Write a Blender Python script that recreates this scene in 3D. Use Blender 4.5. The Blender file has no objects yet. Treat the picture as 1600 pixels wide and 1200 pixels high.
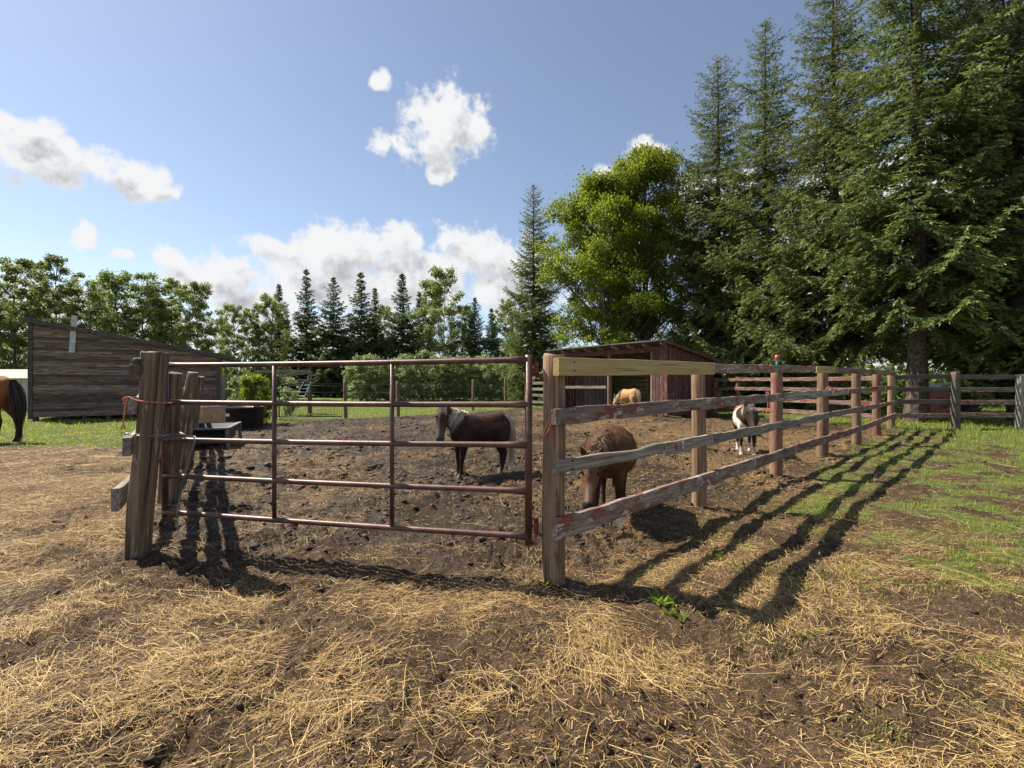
import bpy, bmesh, math, random
import numpy as np
from mathutils import Vector, Matrix, Quaternion

R = math.radians
random.seed(7)
scene = bpy.context.scene
col = scene.collection

# ------------------------------------------------------------------ camera
EYE = 1.4
FPX = 750.0          # focal length in pixels of the 1600 px wide photograph
cam_d = bpy.data.cameras.new('camera')
cam_d.sensor_fit = 'HORIZONTAL'; cam_d.sensor_width = 36.0
cam_d.lens = FPX / 1600 * 36.0
cam_d.clip_start = 0.05; cam_d.clip_end = 3000
cam = bpy.data.objects.new('camera', cam_d); col.objects.link(cam)
cam.location = (0, 0, EYE); cam.rotation_euler = (R(90), 0, 0)
scene.camera = cam

# ------------------------------------------------------------------ sun, sky, exposure
SUN_AZ = R(-66.0)    # from +Y, clockwise positive (towards +X)
SUN_EL = R(50.5)
sun_dir = Vector((math.sin(SUN_AZ) * math.cos(SUN_EL), math.cos(SUN_AZ) * math.cos(SUN_EL), math.sin(SUN_EL)))
sd = bpy.data.lights.new('sun', 'SUN'); sd.energy = 5.0; sd.angle = R(0.5); sd.color = (1.0, 0.925, 0.79)
sun = bpy.data.objects.new('sun', sd); col.objects.link(sun)
sun.rotation_euler = (-sun_dir).to_track_quat('-Z', 'Y').to_euler()
sun.location = (-30, 20, 40)
vs = scene.view_settings
vs.view_transform = 'Standard'; vs.look = 'None'; vs.gamma = 1.0; vs.use_curve_mapping = False
vs.exposure = 1.0
scene.render.engine = 'CYCLES'
scene.cycles.max_bounces = 4; scene.cycles.diffuse_bounces = 2; scene.cycles.glossy_bounces = 2
scene.cycles.use_adaptive_sampling = True; scene.cycles.adaptive_threshold = 0.03
scene.cycles.transmission_bounces = 3; scene.cycles.transparent_max_bounces = 4

SKY_STRENGTH = 0.076
world = bpy.data.worlds.new('World'); scene.world = world; world.use_nodes = True
wt = world.node_tree; wt.nodes.clear()

class NT:
    """small node helper"""
    def __init__(s, tree): s.t = tree
    def n(s, typ, ins=None, **kw):
        nd = s.t.nodes.new(typ)
        for k, v in kw.items(): setattr(nd, k, v)
        if ins:
            for k, v in ins.items():
                sock = nd.inputs[k]
                if isinstance(v, bpy.types.NodeSocket): s.t.links.new(v, sock)
                else: sock.default_value = v
        return nd
    def m(s, op, a, b=0.0, c=None, clamp=False):
        ins = {0: a, 1: b}
        if c is not None: ins[2] = c
        return s.n('ShaderNodeMath', ins, operation=op, use_clamp=clamp).outputs[0]
    def mix(s, f, a, b, blend='MIX'):
        nd = s.n('ShaderNodeMix', None, data_type='RGBA', blend_type=blend)
        for i, v in ((0, f), (6, a), (7, b)):
            if isinstance(v, bpy.types.NodeSocket): s.t.links.new(v, nd.inputs[i])
            else: nd.inputs[i].default_value = v if i == 0 else (v if len(v) == 4 else (*v, 1))
        return nd.outputs[2]
    def step(s, v, a, b):
        nd = s.n('ShaderNodeMapRange', {0: v, 1: a, 2: b, 3: 0.0, 4: 1.0}, interpolation_type='SMOOTHSTEP')
        return nd.outputs[0]
    def noise(s, vec, scale, detail=4, rough=0.55, dist=0.0):
        nd = s.n('ShaderNodeTexNoise', {'Scale': scale, 'Detail': detail, 'Roughness': rough, 'Distortion': dist})
        if vec is not None: s.t.links.new(vec, nd.inputs['Vector'])
        return nd.outputs[0]
    def link(s, a, b): s.t.links.new(a, b)

def pix_dir(px, py):
    az = math.atan2(px - 800, FPX)
    el = math.atan2(600 - py, math.hypot(FPX, px - 800))
    return az, el

# clouds: (px, py, half width px, half height px) measured on the photograph, turned into sky directions
cloud_px = [
    (-60, 215, 130, 42), (60, 245, 120, 46), (150, 262, 85, 36), (215, 285, 60, 30), (262, 305, 40, 20), (20, 195, 60, 20),
    (700, 190, 66, 42), (670, 225, 62, 32), (610, 226, 34, 18), (686, 262, 34, 22), (745, 195, 30, 34),
    (593, 133, 20, 11), (120, 362, 20, 28), (186, 397, 28, 10),
    (330, 435, 100, 38), (268, 405, 36, 18), (400, 470, 90, 40), (440, 385, 60, 24), (540, 400, 110, 46), (620, 382, 40, 30),
    (600, 450, 160, 52), (745, 400, 74, 42), (800, 440, 90, 60), (690, 372, 26, 18), (660, 420, 90, 40), (500, 430, 90, 40), (345, 415, 50, 24), (480, 520, 240, 40), (120, 500, 170, 50),
    (940, 280, 28, 20), (1010, 235, 36, 20), (1120, 300, 60, 36), (1330, 330, 130, 70), (1480, 300, 160, 100), (1250, 470, 140, 60),
]
cloud_el = []
for (x, y, a, b) in cloud_px:
    az, el = pix_dir(x, y)
    k = math.cos(az)
    cloud_el.append((az, el, a / FPX * k * k, b / FPX * k))
rc = random.Random(3)
for i in range(12):      # the rest of the sky carries on in the same way
    az = rc.uniform(R(62), R(298)); el = R(rc.choice([8, 10, 14, 20, 28, 40]) + rc.uniform(-3, 3))
    w = R(rc.uniform(4, 13)); cloud_el.append((az if az < math.pi else az - 2 * math.pi, el, w, w * rc.uniform(.3, .5)))

def cloud_mask(t, p):
    """p: warped (azimuth, elevation) vector -> how deep inside the cloud bodies, 1 = core"""
    acc = None
    for (a, e, ra, re) in cloud_el:
        q = t.n('ShaderNodeVectorMath', {0: p, 1: (1 / ra, 1 / re, 0), 2: (-a / ra, -e / re, 0)}, operation='MULTIPLY_ADD').outputs[0]
        d = t.n('ShaderNodeVectorMath', {0: q}, operation='LENGTH').outputs['Value']
        acc = d if acc is None else t.m('SMOOTH_MIN', acc, d, 0.25)
    return t.m('MINIMUM', t.m('SUBTRACT', 1.15, acc), 0.9)

W = NT(wt)
wo_ = W.n('ShaderNodeOutputWorld'); bg = W.n('ShaderNodeBackground')
sky = W.n('ShaderNodeTexSky', None, sky_type='NISHITA', sun_disc=False)
sky.sun_elevation = SUN_EL; sky.sun_rotation = SUN_AZ; sky.altitude = 600
sky.air_density = 1.0; sky.dust_density = 0.6; sky.ozone_density = 1.2
tc = W.n('ShaderNodeTexCoord')
sp0 = W.n('ShaderNodeSeparateXYZ', {0: tc.outputs['Generated']})
cv = W.n('ShaderNodeCombineXYZ', {0: W.m('ARCTAN2', sp0.outputs[0], sp0.outputs[1]), 1: W.m('ARCSINE', sp0.outputs[2]), 2: 0.0}).outputs[0]
wv = W.n('ShaderNodeTexNoise', {'Vector': cv, 'Scale': 9.0, 'Detail': 3.0, 'Roughness': 0.6}, noise_dimensions='2D')
wo = W.n('ShaderNodeVectorMath', {0: wv.outputs[1], 1: (0.5, 0.5, 0.5)}, operation='SUBTRACT').outputs[0]
cp = W.n('ShaderNodeVectorMath', {0: wo, 1: (0.07, 0.07, 0.0), 2: cv}, operation='MULTIPLY_ADD').outputs[0]
cpu = W.n('ShaderNodeVectorMath', {0: cp, 1: (-0.02, 0.03, 0.0)}, operation='ADD').outputs[0]
cvu = W.n('ShaderNodeVectorMath', {0: cv, 1: (-0.015, 0.022, 0.0)}, operation='ADD').outputs[0]
def n2d(vec, sc, det, ro): return W.n('ShaderNodeTexNoise', {'Vector': vec, 'Scale': sc, 'Detail': det, 'Roughness': ro}, noise_dimensions='2D').outputs[0]
dens = W.m('ADD', cloud_mask(W, cp), W.m('MULTIPLY', W.m('SUBTRACT', n2d(cv, 19.0, 8.0, 0.63), 0.5), 2.2))
densu = W.m('ADD', cloud_mask(W, cpu), W.m('MULTIPLY', W.m('SUBTRACT', n2d(cvu, 21.0, 5.0, 0.62), 0.5), 2.1))
alpha = W.step(dens, 0.0, 0.62)
thick = W.step(dens, 0.2, 1.2)
shade = W.step(densu, 0.3, 1.35)
dark = W.m('MULTIPLY', shade, W.m('ADD', W.m('MULTIPLY', thick, 0.55), 0.45))
CL = 1.0 / SKY_STRENGTH
ccol = W.mix(dark, (0.455 * CL, 0.46 * CL, 0.465 * CL), (0.215 * CL, 0.225 * CL, 0.245 * CL))
skyd = W.n('ShaderNodeHueSaturation', {'Saturation': 0.85, 'Value': 1.0, 'Color': sky.outputs[0]}).outputs[0]
skyc = W.mix(alpha, skyd, ccol)
W.link(skyc, bg.inputs[0]); bg.inputs[1].default_value = SKY_STRENGTH
W.link(bg.outputs[0], wo_.inputs[0])
world.cycles.sampling_method = 'MANUAL'; world.cycles.sample_map_resolution = 512

# ------------------------------------------------------------------ numpy noise
_rng = np.random.RandomState(11)
_perm = np.concatenate([_rng.permutation(512)] * 3)
_gr = _rng.uniform(0, 2 * np.pi, 512); _gx, _gy = np.cos(_gr), np.sin(_gr)
def pnoise(x, y, s=0):
    x = np.asarray(x, float) + 37.17 * s + 1000; y = np.asarray(y, float) + 11.93 * s + 1000
    xi = np.floor(x).astype(int); yi = np.floor(y).astype(int)
    xf = x - xi; yf = y - yi
    u = xf * xf * xf * (xf * (xf * 6 - 15) + 10); v = yf * yf * yf * (yf * (yf * 6 - 15) + 10)
    def g(i, j, fx, fy):
        h = _perm[(_perm[(xi + i) & 511] + ((yi + j) & 511))]
        return _gx[h] * fx + _gy[h] * fy
    a = g(0, 0, xf, yf); b = g(1, 0, xf - 1, yf); c = g(0, 1, xf, yf - 1); d = g(1, 1, xf - 1, yf - 1)
    return ((a + u * (b - a)) + v * ((c + u * (d - c)) - (a + u * (b - a)))) * 1.4
def fbm(x, y, o=4, s=0, g=0.5):
    r = 0; a = 1.0; f = 1.0
    for i in range(o):
        r = r + a * pnoise(x * f, y * f, s + i * 3); a *= g; f *= 2.03
    return r
def norm(a): return a / (np.linalg.norm(a, axis=-1, keepdims=True) + 1e-9)
def sstep(v, a, b):
    t = np.clip((v - a) / (b - a), 0, 1); return t * t * (3 - 2 * t)

# ------------------------------------------------------------------ mesh helpers
def np_mesh(name, V, F, smooth=False, attrs=None):
    """V (n,3); F (m,3|4) int"""
    me = bpy.data.meshes.new(name)
    V = np.asarray(V, np.float32); F = np.asarray(F, np.int32)
    me.vertices.add(len(V)); me.vertices.foreach_set('co', V.ravel())
    k = F.shape[1]
    me.loops.add(F.size); me.loops.foreach_set('vertex_index', F.ravel())
    me.polygons.add(len(F)); me.polygons.foreach_set('loop_start', np.arange(0, F.size, k, dtype=np.int32))
    if smooth: me.polygons.foreach_set('use_smooth', np.ones(len(F), bool))
    for an, av in (attrs or {}).items():
        av = np.asarray(av, np.float32)
        if av.ndim == 1:
            at = me.attributes.new(an, 'FLOAT', 'POINT'); at.data.foreach_set('value', av)
        else:
            at = me.attributes.new(an, 'FLOAT_COLOR', 'POINT'); at.data.foreach_set('color', av.ravel())
    me.update(calc_edges=True)
    return me

MW = {}
def mk(name, data, mat=None, parent=None, world_m=None, smooth=None):
    o = bpy.data.objects.new(name, data); col.objects.link(o)
    wm = world_m if world_m is not None else Matrix()
    if mat is not None and data is not None and len(data.materials) == 0: data.materials.append(mat)
    if smooth is not None and data is not None:
        data.polygons.foreach_set('use_smooth', [smooth] * len(data.polygons))
    if parent is not None:
        o.parent = parent; o.matrix_basis = MW[parent.name].inverted() @ wm
    else:
        o.matrix_basis = wm
    MW[o.name] = wm
    return o
def tag(o, label, cat, group=None, kind=None):
    if label: o['label'] = label
    if cat: o['category'] = cat
    if group: o['group'] = group
    if kind: o['kind'] = kind
    return o
def thing(name, loc, label, cat, group=None, rz=0.0):
    o = mk(name, None, world_m=Matrix.Translation(Vector(loc)) @ Matrix.Rotation(rz, 4, 'Z'))
    o.empty_display_size = 0.2
    return tag(o, label, cat, group)

class MB:
    """collects shapes as one mesh"""
    def __init__(s): s.v = []; s.f = []
    def add(s, vs, fs):
        b = len(s.v); s.v += [tuple(v) for v in vs]; s.f += [tuple(i + b for i in f) for f in fs]; return s
    def box(s, c, d, m=None):
        x, y, z = d[0] / 2, d[1] / 2, d[2] / 2
        vs = [Vector((a * x, b * y, e * z)) for a in (-1, 1) for b in (-1, 1) for e in (-1, 1)]
        if m is not None: vs = [m @ v for v in vs]
        vs = [v + Vector(c) for v in vs]
        return s.add(vs, [(0, 1, 3, 2), (4, 6, 7, 5), (0, 4, 5, 1), (2, 3, 7, 6), (0, 2, 6, 4), (1, 5, 7, 3)])
    def tube(s, pts, r, n=8, caps=True):
        pts = [Vector(p) for p in pts]; rings = []
        rs = r if isinstance(r, (list, tuple)) else [r] * len(pts)
        ref = None
        for i, p in enumerate(pts):
            t = (pts[min(i + 1, len(pts) - 1)] - pts[max(i - 1, 0)]).normalized()
            if ref is None:
                ref = Vector((0, 0, 1)) if abs(t.z) < 0.9 else Vector((1, 0, 0))
            a = ref - t * ref.dot(t); a.normalize(); b = t.cross(a); ref = a
            rings.append([p + (a * math.cos(q) + b * math.sin(q)) * rs[i] for q in [2 * math.pi * k / n for k in range(n)]])
        vs = [v for rg in rings for v in rg]; fs = []
        for i in range(len(pts) - 1):
            for k in range(n):
                fs.append((i * n + k, i * n + (k + 1) % n, (i + 1) * n + (k + 1) % n, (i + 1) * n + k))
        if caps:
            fs.append(tuple(range(n - 1, -1, -1))); fs.append(tuple((len(pts) - 1) * n + k for k in range(n)))
        return s.add(vs, fs)
    def mesh(s, name):
        me = bpy.data.meshes.new(name); me.from_pydata(s.v, [], s.f); me.update(); return me
    def build(s, name, mat, parent=None, smooth=False, wm=None):
        return mk(name, s.mesh(name), mat, parent, wm, smooth)

def at(px, py, d):
    """a point seen at photo pixel (px,py), d metres ahead"""
    return Vector(((px - 800) / FPX * d, d, EYE + (600 - py) / FPX * d))
def gnd(px, d): return Vector(((px - 800) / FPX * d, d, 0.0))

# ------------------------------------------------------------------ materials
MATS = {}
def material(name):
    m = bpy.data.materials.new(name); m.use_nodes = True
    t = NT(m.node_tree); b = m.node_tree.nodes['Principled BSDF']
    MATS[name] = m
    return m, t, b
def plain(name, c, rough=0.6, metal=0.0, var=0.15, scale=8.0, bump=0.0, bscale=40.0):
    m, t, b = material(name)
    tcn = t.n('ShaderNodeTexCoord'); ns = t.noise(tcn.outputs['Object'], scale, 5, 0.6)
    dk = tuple(x * (1 - var * 1.6) for x in c); lt = tuple(min(1, x * (1 + var)) for x in c)
    t.link(t.mix(t.step(ns, 0.3, 0.7), dk, lt), b.inputs['Base Color'])
    b.inputs['Roughness'].default_value = rough; b.inputs['Metallic'].default_value = metal
    if bump:
        bn = t.n('ShaderNodeBump', {'Strength': bump, 'Distance': 0.01, 'Height': t.noise(tcn.outputs['Object'], bscale, 5, 0.6)})
        t.link(bn.outputs[0], b.inputs['Normal'])
    return m
def wood(name, c_lo, c_hi, axis='X', paint=None, amount=0.5, rough=0.8, grain=1.0, paint2=None, spread=0.36):
    """weathered wood: grain along one local axis, cracks, optional peeling paint"""
    m, t, b = material(name)
    tcn = t.n('ShaderNodeTexCoord'); oi = t.n('ShaderNodeObjectInfo')
    off = t.m('MULTIPLY', oi.outputs['Random'], 37.0)
    sh = t.n('ShaderNodeVectorMath', {0: tcn.outputs['Object'], 1: t.n('ShaderNodeCombineXYZ', {0: off, 1: off, 2: off}).outputs[0]}, operation='ADD').outputs[0]
    def mapped(lo, hi):
        sc = {'X': (lo, hi, hi), 'Y': (hi, lo, hi), 'Z': (hi, hi, lo)}[axis]
        return t.n('ShaderNodeMapping', {'Vector': sh, 'Scale': sc}).outputs[0]
    g1_ = t.noise(mapped(2.2 * grain, 60 * grain), 1.0, 6, 0.62, 0.3)
    g2_ = t.noise(mapped(1.2, 9), 1.0, 4, 0.6)
    crack = t.noise(mapped(1.6 * grain, 95 * grain), 1.0, 3, 0.5)
    base = t.mix(t.step(g1_, 0.28, 0.72), c_lo, c_hi)
    base = t.mix(t.m('MULTIPLY', t.step(g2_, 0.42, 0.75), 0.55), base, tuple(x * 0.62 for x in c_lo))
    cr = t.step(crack, 0.62, 0.70)
    base = t.mix(t.m('MULTIPLY', cr, 0.8), base, tuple(x * 0.25 for x in c_lo))
    height = t.m('SUBTRACT', g1_, t.m('MULTIPLY', cr, 0.9))
    if paint is not None:
        p1 = t.noise(mapped(3.2, 13.0), 1.0, 8, 0.7, 0.2)
        pm = t.step(t.m('ADD', p1, t.m('MULTIPLY', t.m('SUBTRACT', g1_, 0.5), 0.35)), 0.72 - amount * 0.45, 0.79 - amount * 0.45)
        pcol = paint
        if paint2 is not None:
            p2 = t.noise(mapped(3.0, 8.0), 1.7, 6, 0.65)
            pcol = t.mix(t.step(p2, 0.54, 0.58), paint, paint2)
        else:
            pcol = t.mix(t.step(g2_, 0.3, 0.7), tuple(x * 0.75 for x in paint), paint)
        base = t.mix(pm, base, pcol)
        height = t.m('ADD', height, t.m('MULTIPLY', pm, 0.25))
    rv = t.m('ADD', 1 - spread / 2, t.m('MULTIPLY', oi.outputs['Random'], spread))
    hsv = t.n('ShaderNodeHueSaturation', {'Value': rv, 'Color': base}).outputs[0]
    t.link(hsv, b.inputs['Base Color'])
    b.inputs['Roughness'].default_value = rough
    b.inputs['Specular IOR Level'].default_value = 0.3
    bn = t.n('ShaderNodeBump', {'Strength': 0.7, 'Distance': 0.008, 'Height': height})
    t.link(bn.outputs[0], b.inputs['Normal'])
    return m
def leafmat(name, c_lo, c_hi, trans=0.35, tcol=None, rough=0.55, spec=0.25):
    m, t, b = material(name)
    at_ = t.n('ShaderNodeAttribute', attribute_name='tint'); oi = t.n('ShaderNodeObjectInfo')
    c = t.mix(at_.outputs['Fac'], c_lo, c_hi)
    c = t.n('ShaderNodeHueSaturation', {'Hue': t.m('ADD', 0.488, t.m('MULTIPLY', oi.outputs['Random'], 0.024)), 'Value': t.m('ADD', 0.85, t.m('MULTIPLY', oi.outputs['Random'], 0.3)), 'Color': c}).outputs[0]
    t.link(c, b.inputs['Base Color']); b.inputs['Roughness'].default_value = rough
    b.inputs['Specular IOR Level'].default_value = spec
    tr = t.n('ShaderNodeBsdfTranslucent')
    tc_ = t.n('ShaderNodeHueSaturation', {'Hue': 0.49, 'Saturation': 1.1, 'Value': 1.3, 'Color': c}).outputs[0]
    t.link(tc_, tr.inputs[0])
    mx = t.n('ShaderNodeMixShader', {0: trans, 1: b.outputs[0], 2: tr.outputs[0]})
    out = [n for n in m.node_tree.nodes if n.type == 'OUTPUT_MATERIAL'][0]
    t.link(mx.outputs[0], out.inputs[0])
    return m

M_POST = wood('post_wood', (0.11, 0.065, 0.037), (0.36, 0.24, 0.15), 'Z', grain=0.6, paint=(0.2, 0.085, 0.055), amount=0.3)
M_POST_RED = wood('post_red_wood', (0.15, 0.09, 0.06), (0.32, 0.2, 0.13), 'Z', paint=(0.24, 0.085, 0.06), amount=0.5)
M_POST_GREY = wood('post_grey_wood', (0.13, 0.115, 0.1), (0.34, 0.31, 0.27), 'Z')
M_TIMBER = wood('old_timber', (0.06, 0.04, 0.026), (0.33, 0.24, 0.16), 'Z', grain=0.42, paint=(0.45, 0.37, 0.29), amount=0.3)
M_GREY = wood('grey_board', (0.11, 0.093, 0.076), (0.36, 0.31, 0.255), 'X', grain=.8)
M_GREYRED = wood('red_grey_board', (0.12, 0.093, 0.074), (0.35, 0.285, 0.23), 'X', paint=(0.2, 0.065, 0.048), amount=0.52, paint2=(0.42, 0.37, 0.33))
M_REDB = wood('red_board', (0.15, 0.1, 0.08), (0.33, 0.25, 0.2), 'X', paint=(0.15, 0.045, 0.034), amount=0.55, paint2=(0.19, 0.085, 0.065))
M_NEW = wood('new_lumber', (0.4, 0.28, 0.105), (0.55, 0.42, 0.19), 'X', grain=0.5)
M_DARKB = wood('dark_board', (0.05, 0.04, 0.035), (0.16, 0.13, 0.115), 'X', paint=(0.12, 0.045, 0.04), amount=0.3)
M_BARN = wood('barn_board', (0.085, 0.06, 0.05), (0.36, 0.275, 0.23), 'X', paint=(0.17, 0.075, 0.065), amount=0.42, spread=1.0)
M_BARNT = wood('barn_trim', (0.05, 0.042, 0.04), (0.15, 0.125, 0.115), 'Z')
M_WHITEW = wood('white_board', (0.3, 0.29, 0.28), (0.6, 0.58, 0.56), 'Z')
M_SHEDRED = wood('shed_red', (0.1, 0.06, 0.05), (0.2, 0.13, 0.11), 'Z', paint=(0.11, 0.03, 0.026), amount=0.6)
M_SHEDX = wood('shed_red_x', (0.1, 0.06, 0.05), (0.2, 0.13, 0.11), 'X', paint=(0.125, 0.034, 0.03), amount=0.58)
M_INNER = wood('shed_inner', (0.14, 0.105, 0.07), (0.38, 0.3, 0.2), 'X')
M_STUD = wood('shed_stud', (0.2, 0.13, 0.075), (0.42, 0.29, 0.18), 'Z')
M_PIPE = plain('brown_pipe', (0.125, 0.062, 0.05), 0.45, 0.2, 0.3, 5.0, 0.15, 60)
M_RUST = plain('rusty_steel', (0.2, 0.055, 0.03), 0.75, 0.2, 0.35, 30, 0.4)
M_CHAIN = plain('galvanised_chain', (0.3, 0.29, 0.28), 0.45, 0.8, 0.3)
M_TWINE = plain('orange_twine', (0.62, 0.2, 0.12), 0.8, 0, 0.25, 60)
M_BLACKP = plain('black_plastic', (0.02, 0.022, 0.024), 0.42, 0, 0.3, 6)
M_GREYP = plain('worn_plastic', (0.16, 0.16, 0.16), 0.6, 0, 0.3, 10)
M_TAN = plain('tan_panel', (0.55, 0.34, 0.2), 0.7, 0, 0.15, 5)
M_LABEL = plain('white_label', (0.7, 0.7, 0.7), 0.5)
M_BLACKM = plain('black_metal', (0.015, 0.015, 0.016), 0.45, 0.2)
M_WIRE = plain('grey_wire', (0.2, 0.2, 0.2), 0.5, 0.6)
M_ROOF = plain('dark_roofing', (0.1, 0.095, 0.09), 0.85, 0, 0.3, 3, 0.3)
M_BEIGE = plain('beige_siding', (0.42, 0.42, 0.33), 0.7, 0, 0.08, 2)
M_BEIGER = plain('pale_roof', (0.2, 0.2, 0.15), 0.7, 0, 0.1, 2)
M_REDMET = plain('red_metal', (0.45, 0.05, 0.055), 0.5, 0, 0.12, 3)
M_WHITE = plain('white_metal', (0.7, 0.7, 0.7), 0.5, 0, 0.08, 3)
M_TEAL = plain('teal_plastic', (0.0, 0.28, 0.3), 0.4)
M_REDP = plain('red_plastic', (0.55, 0.08, 0.05), 0.5)
M_ORANGE = plain('orange_plastic', (0.8, 0.16, 0.03), 0.6)
M_BARK = plain('spruce_bark', (0.085, 0.06, 0.045), 0.9, 0, 0.45, 9, 0.9, 25)
M_BARKG = plain('grey_bark', (0.15, 0.13, 0.1), 0.9, 0, 0.35, 6, 0.7, 25)
M_BIRCH = plain('birch_bark', (0.55, 0.53, 0.48), 0.8, 0, 0.35, 5)
M_TWIG = plain('twig', (0.07, 0.05, 0.038), 0.9)
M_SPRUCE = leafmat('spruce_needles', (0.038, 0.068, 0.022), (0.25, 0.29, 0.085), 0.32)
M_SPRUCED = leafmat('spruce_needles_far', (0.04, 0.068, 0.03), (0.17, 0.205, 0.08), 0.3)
M_LEAF = leafmat('bright_leaves', (0.08, 0.13, 0.016), (0.265, 0.32, 0.05), 0.54)
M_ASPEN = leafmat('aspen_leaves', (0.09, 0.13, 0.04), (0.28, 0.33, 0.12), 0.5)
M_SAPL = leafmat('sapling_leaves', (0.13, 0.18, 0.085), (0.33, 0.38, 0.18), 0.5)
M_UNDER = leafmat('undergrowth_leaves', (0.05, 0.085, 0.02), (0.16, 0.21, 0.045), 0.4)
M_GRASS = leafmat('grass_blades', (0.11, 0.155, 0.024), (0.36, 0.4, 0.095), 0.45)
M_STRAW = leafmat('straw', (0.12, 0.064, 0.027), (0.72, 0.485, 0.22), 0.15, rough=0.6)
for mm in (M_STRAW,):
    for n in mm.node_tree.nodes:
        if n.type == 'HUE_SAT': n.inputs['Hue'].default_value = 0.5

# ------------------------------------------------------------------ layout of the pen
RP = [Vector(p) for p in ((0.30, 3.46, 0), (2.16, 5.53, 0), (4.05, 7.36, 0), (6.05, 9.35, 0), (8.0, 11.15, 0), (9.95, 13.1, 0), (11.85, 15.0, 0))]
LP = [Vector(p) for p in ((-2.985, 3.86, 0), (-4.12, 5.75, 0), (-5.5, 8.0, 0), (-7.05, 10.5, 0), (-8.65, 13.0, 0))]
SHR = Vector((6.5, 20.0, 0)); SHL = Vector((2.36, 26.0, 0))           # shed front corners
SHN = Vector((6.0, 4.14, 0)).normalized()                              # towards the back of the shed
PEN = [(LP[0].x, LP[0].y), (0.3, 3.46), (11.85, 15.0), (9.1, 21.8), (6.9, 20.3), (2.6, 26.2), (1.2, 28.5), (-2.0, 23.6), (-4.5, 21.0), (-6.6, 19.0), (-9.3, 17.4), (-8.65, 13.0)]
def pen_sd(x, y):
    """signed distance to the pen, positive inside"""
    d = np.full(np.shape(x), 1e9); ins = np.zeros(np.shape(x), bool)
    n = len(PEN)
    for i in range(n):
        ax, ay = PEN[i]; bx, by = PEN[(i + 1) % n]
        ex, ey = bx - ax, by - ay
        t = np.clip(((x - ax) * ex + (y - ay) * ey) / (ex * ex + ey * ey), 0, 1)
        d = np.minimum(d, np.hypot(x - ax - t * ex, y - ay - t * ey))
        c = ((ay > y) != (by > y))
        ins ^= c & (x < ex * (y - ay) / (ey if abs(ey) > 1e-9 else 1e-9) + ax)
    return np.where(ins, d, -d)
def masks(x, y):
    x = np.asarray(x, float); y = np.asarray(y, float)
    sdp = pen_sd(x, y)
    n1 = fbm(x * 0.45, y * 0.45, 4, 5); n2 = fbm(x * 1.7, y * 1.7, 4, 9)
    pen = sstep(sdp + 0.5 * n1 + 0.25 * n2, -0.45, 0.35)
    # right of the long fence
    fx, fy = 11.55, 11.54; L = math.hypot(fx, fy)
    side = ((x - 0.3) * fy - (y - 3.46) * fx) / L           # >0 on the right of the fence line
    right = (side > -0.2)
    gr = sstep((x - 1.3) / 5.0 + (y - 3.0) / 13.0 + 0.62 * n1 + 0.62 * n2 - 0.12 * np.exp(-np.clip(side, -3, 50)), 0.32, 1.2) * right
    gr = np.maximum(gr, sstep(n1 * 0.5 + n2 * 0.6 + (y - 2.8) * 0.10, 0.35, 0.75) * right * sstep(side, -0.2, 0.2) * 0.75)
    gr = gr * (.3 + .7 * sstep(n2 + .5 * fbm(x * 4.1, y * 4.1, 2, 99), -.45, .3))
    gr = np.maximum(gr, .85 * sstep(x - 11.3, 0, 1.0))
    gl = sstep(y - 10.6 - 0.55 * n1 - 0.4 * n2 + 0.05 * (x + 11), -0.3, 0.35) * (1 - pen)
    gl = np.where(x < 2.2, gl, np.maximum(sstep(y - 14.5, 0, 1), 0) * (1 - pen))
    grass = np.clip(np.maximum(gr * (1 - pen), gl), 0, 1)
    grass = np.maximum(grass, sstep(y, 28, 31))
    # straw: front apron, left apron, in front of the shed and along the right inside of the pen
    front = (1 - pen) * (1 - grass)
    st = 0.4 + 0.6 * n1 + 0.75 * n2
    left = sstep(-x - 2.6, 0, 1.5) * sstep(y, 3.4, 4.6)
    st = st + 0.5 * left - 0.32 * np.exp(-((x + 2.9) ** 2 + (y - 2.6) ** 2) / 1.2) - 0.45 * np.exp(-((x - 0.2) ** 2 / 1.6 + (y - 1.9) ** 2 / 0.25))
    st_out = np.clip(st, 0.05, 1)
    shed_d = np.abs((x - 3.4) * 0.823 + (y - 16.0) * 0.568)
    st_in = 0.3 + 0.45 * n1 + 0.45 * n2 + 0.75 * np.exp(-(shed_d / 4.0) ** 2) * sstep(x, -1, 3.5) * sstep(y, 7, 12) + 0.35 * np.exp(-((x - 4.2) ** 2 + (y - 8.4) ** 2) / 3.0) + 0.25 * np.exp(-((x + 6) ** 2 + (y - 9.5) ** 2) / 3.0)
    straw = np.clip(np.where(pen > 0.5, st_in, st_out), 0, 1) * (1 - 0.5 * grass)
    return pen, grass, np.clip(straw, 0, 1)
def height(x, y, m=None):
    x = np.asarray(x, float); y = np.asarray(y, float)
    pen, grass, straw = m if m is not None else masks(x, y)
    amp = 0.6 + 0.4 * pen - 0.44 * grass
    churn = sstep(fbm(x * 0.8, y * 0.8, 3, 31), -0.45, 0.5)
    amp = amp * (0.45 + 0.75 * churn)
    b1 = np.abs(fbm(x * 3.1, y * 3.1, 2, 21)); b2 = np.abs(pnoise(x * 7.3, y * 7.3, 23)); b3 = np.abs(pnoise(x * 15, y * 15, 25))
    z = 0.05 * pnoise(x * 1.1, y * 1.1, 20) + amp * ((0.04 + 0.045 * pen) * (b1 - 0.35) + 0.07 * (0.3 - b2) + 0.048 * (0.3 - b3) + 0.022 * pnoise(x * 31, y * 31, 27))
    far = sstep(np.hypot(x, y), 30, 60)
    return z * (1 - far)
def gz(x, y): return float(height(np.array([x]), np.array([y]))[0])

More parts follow.
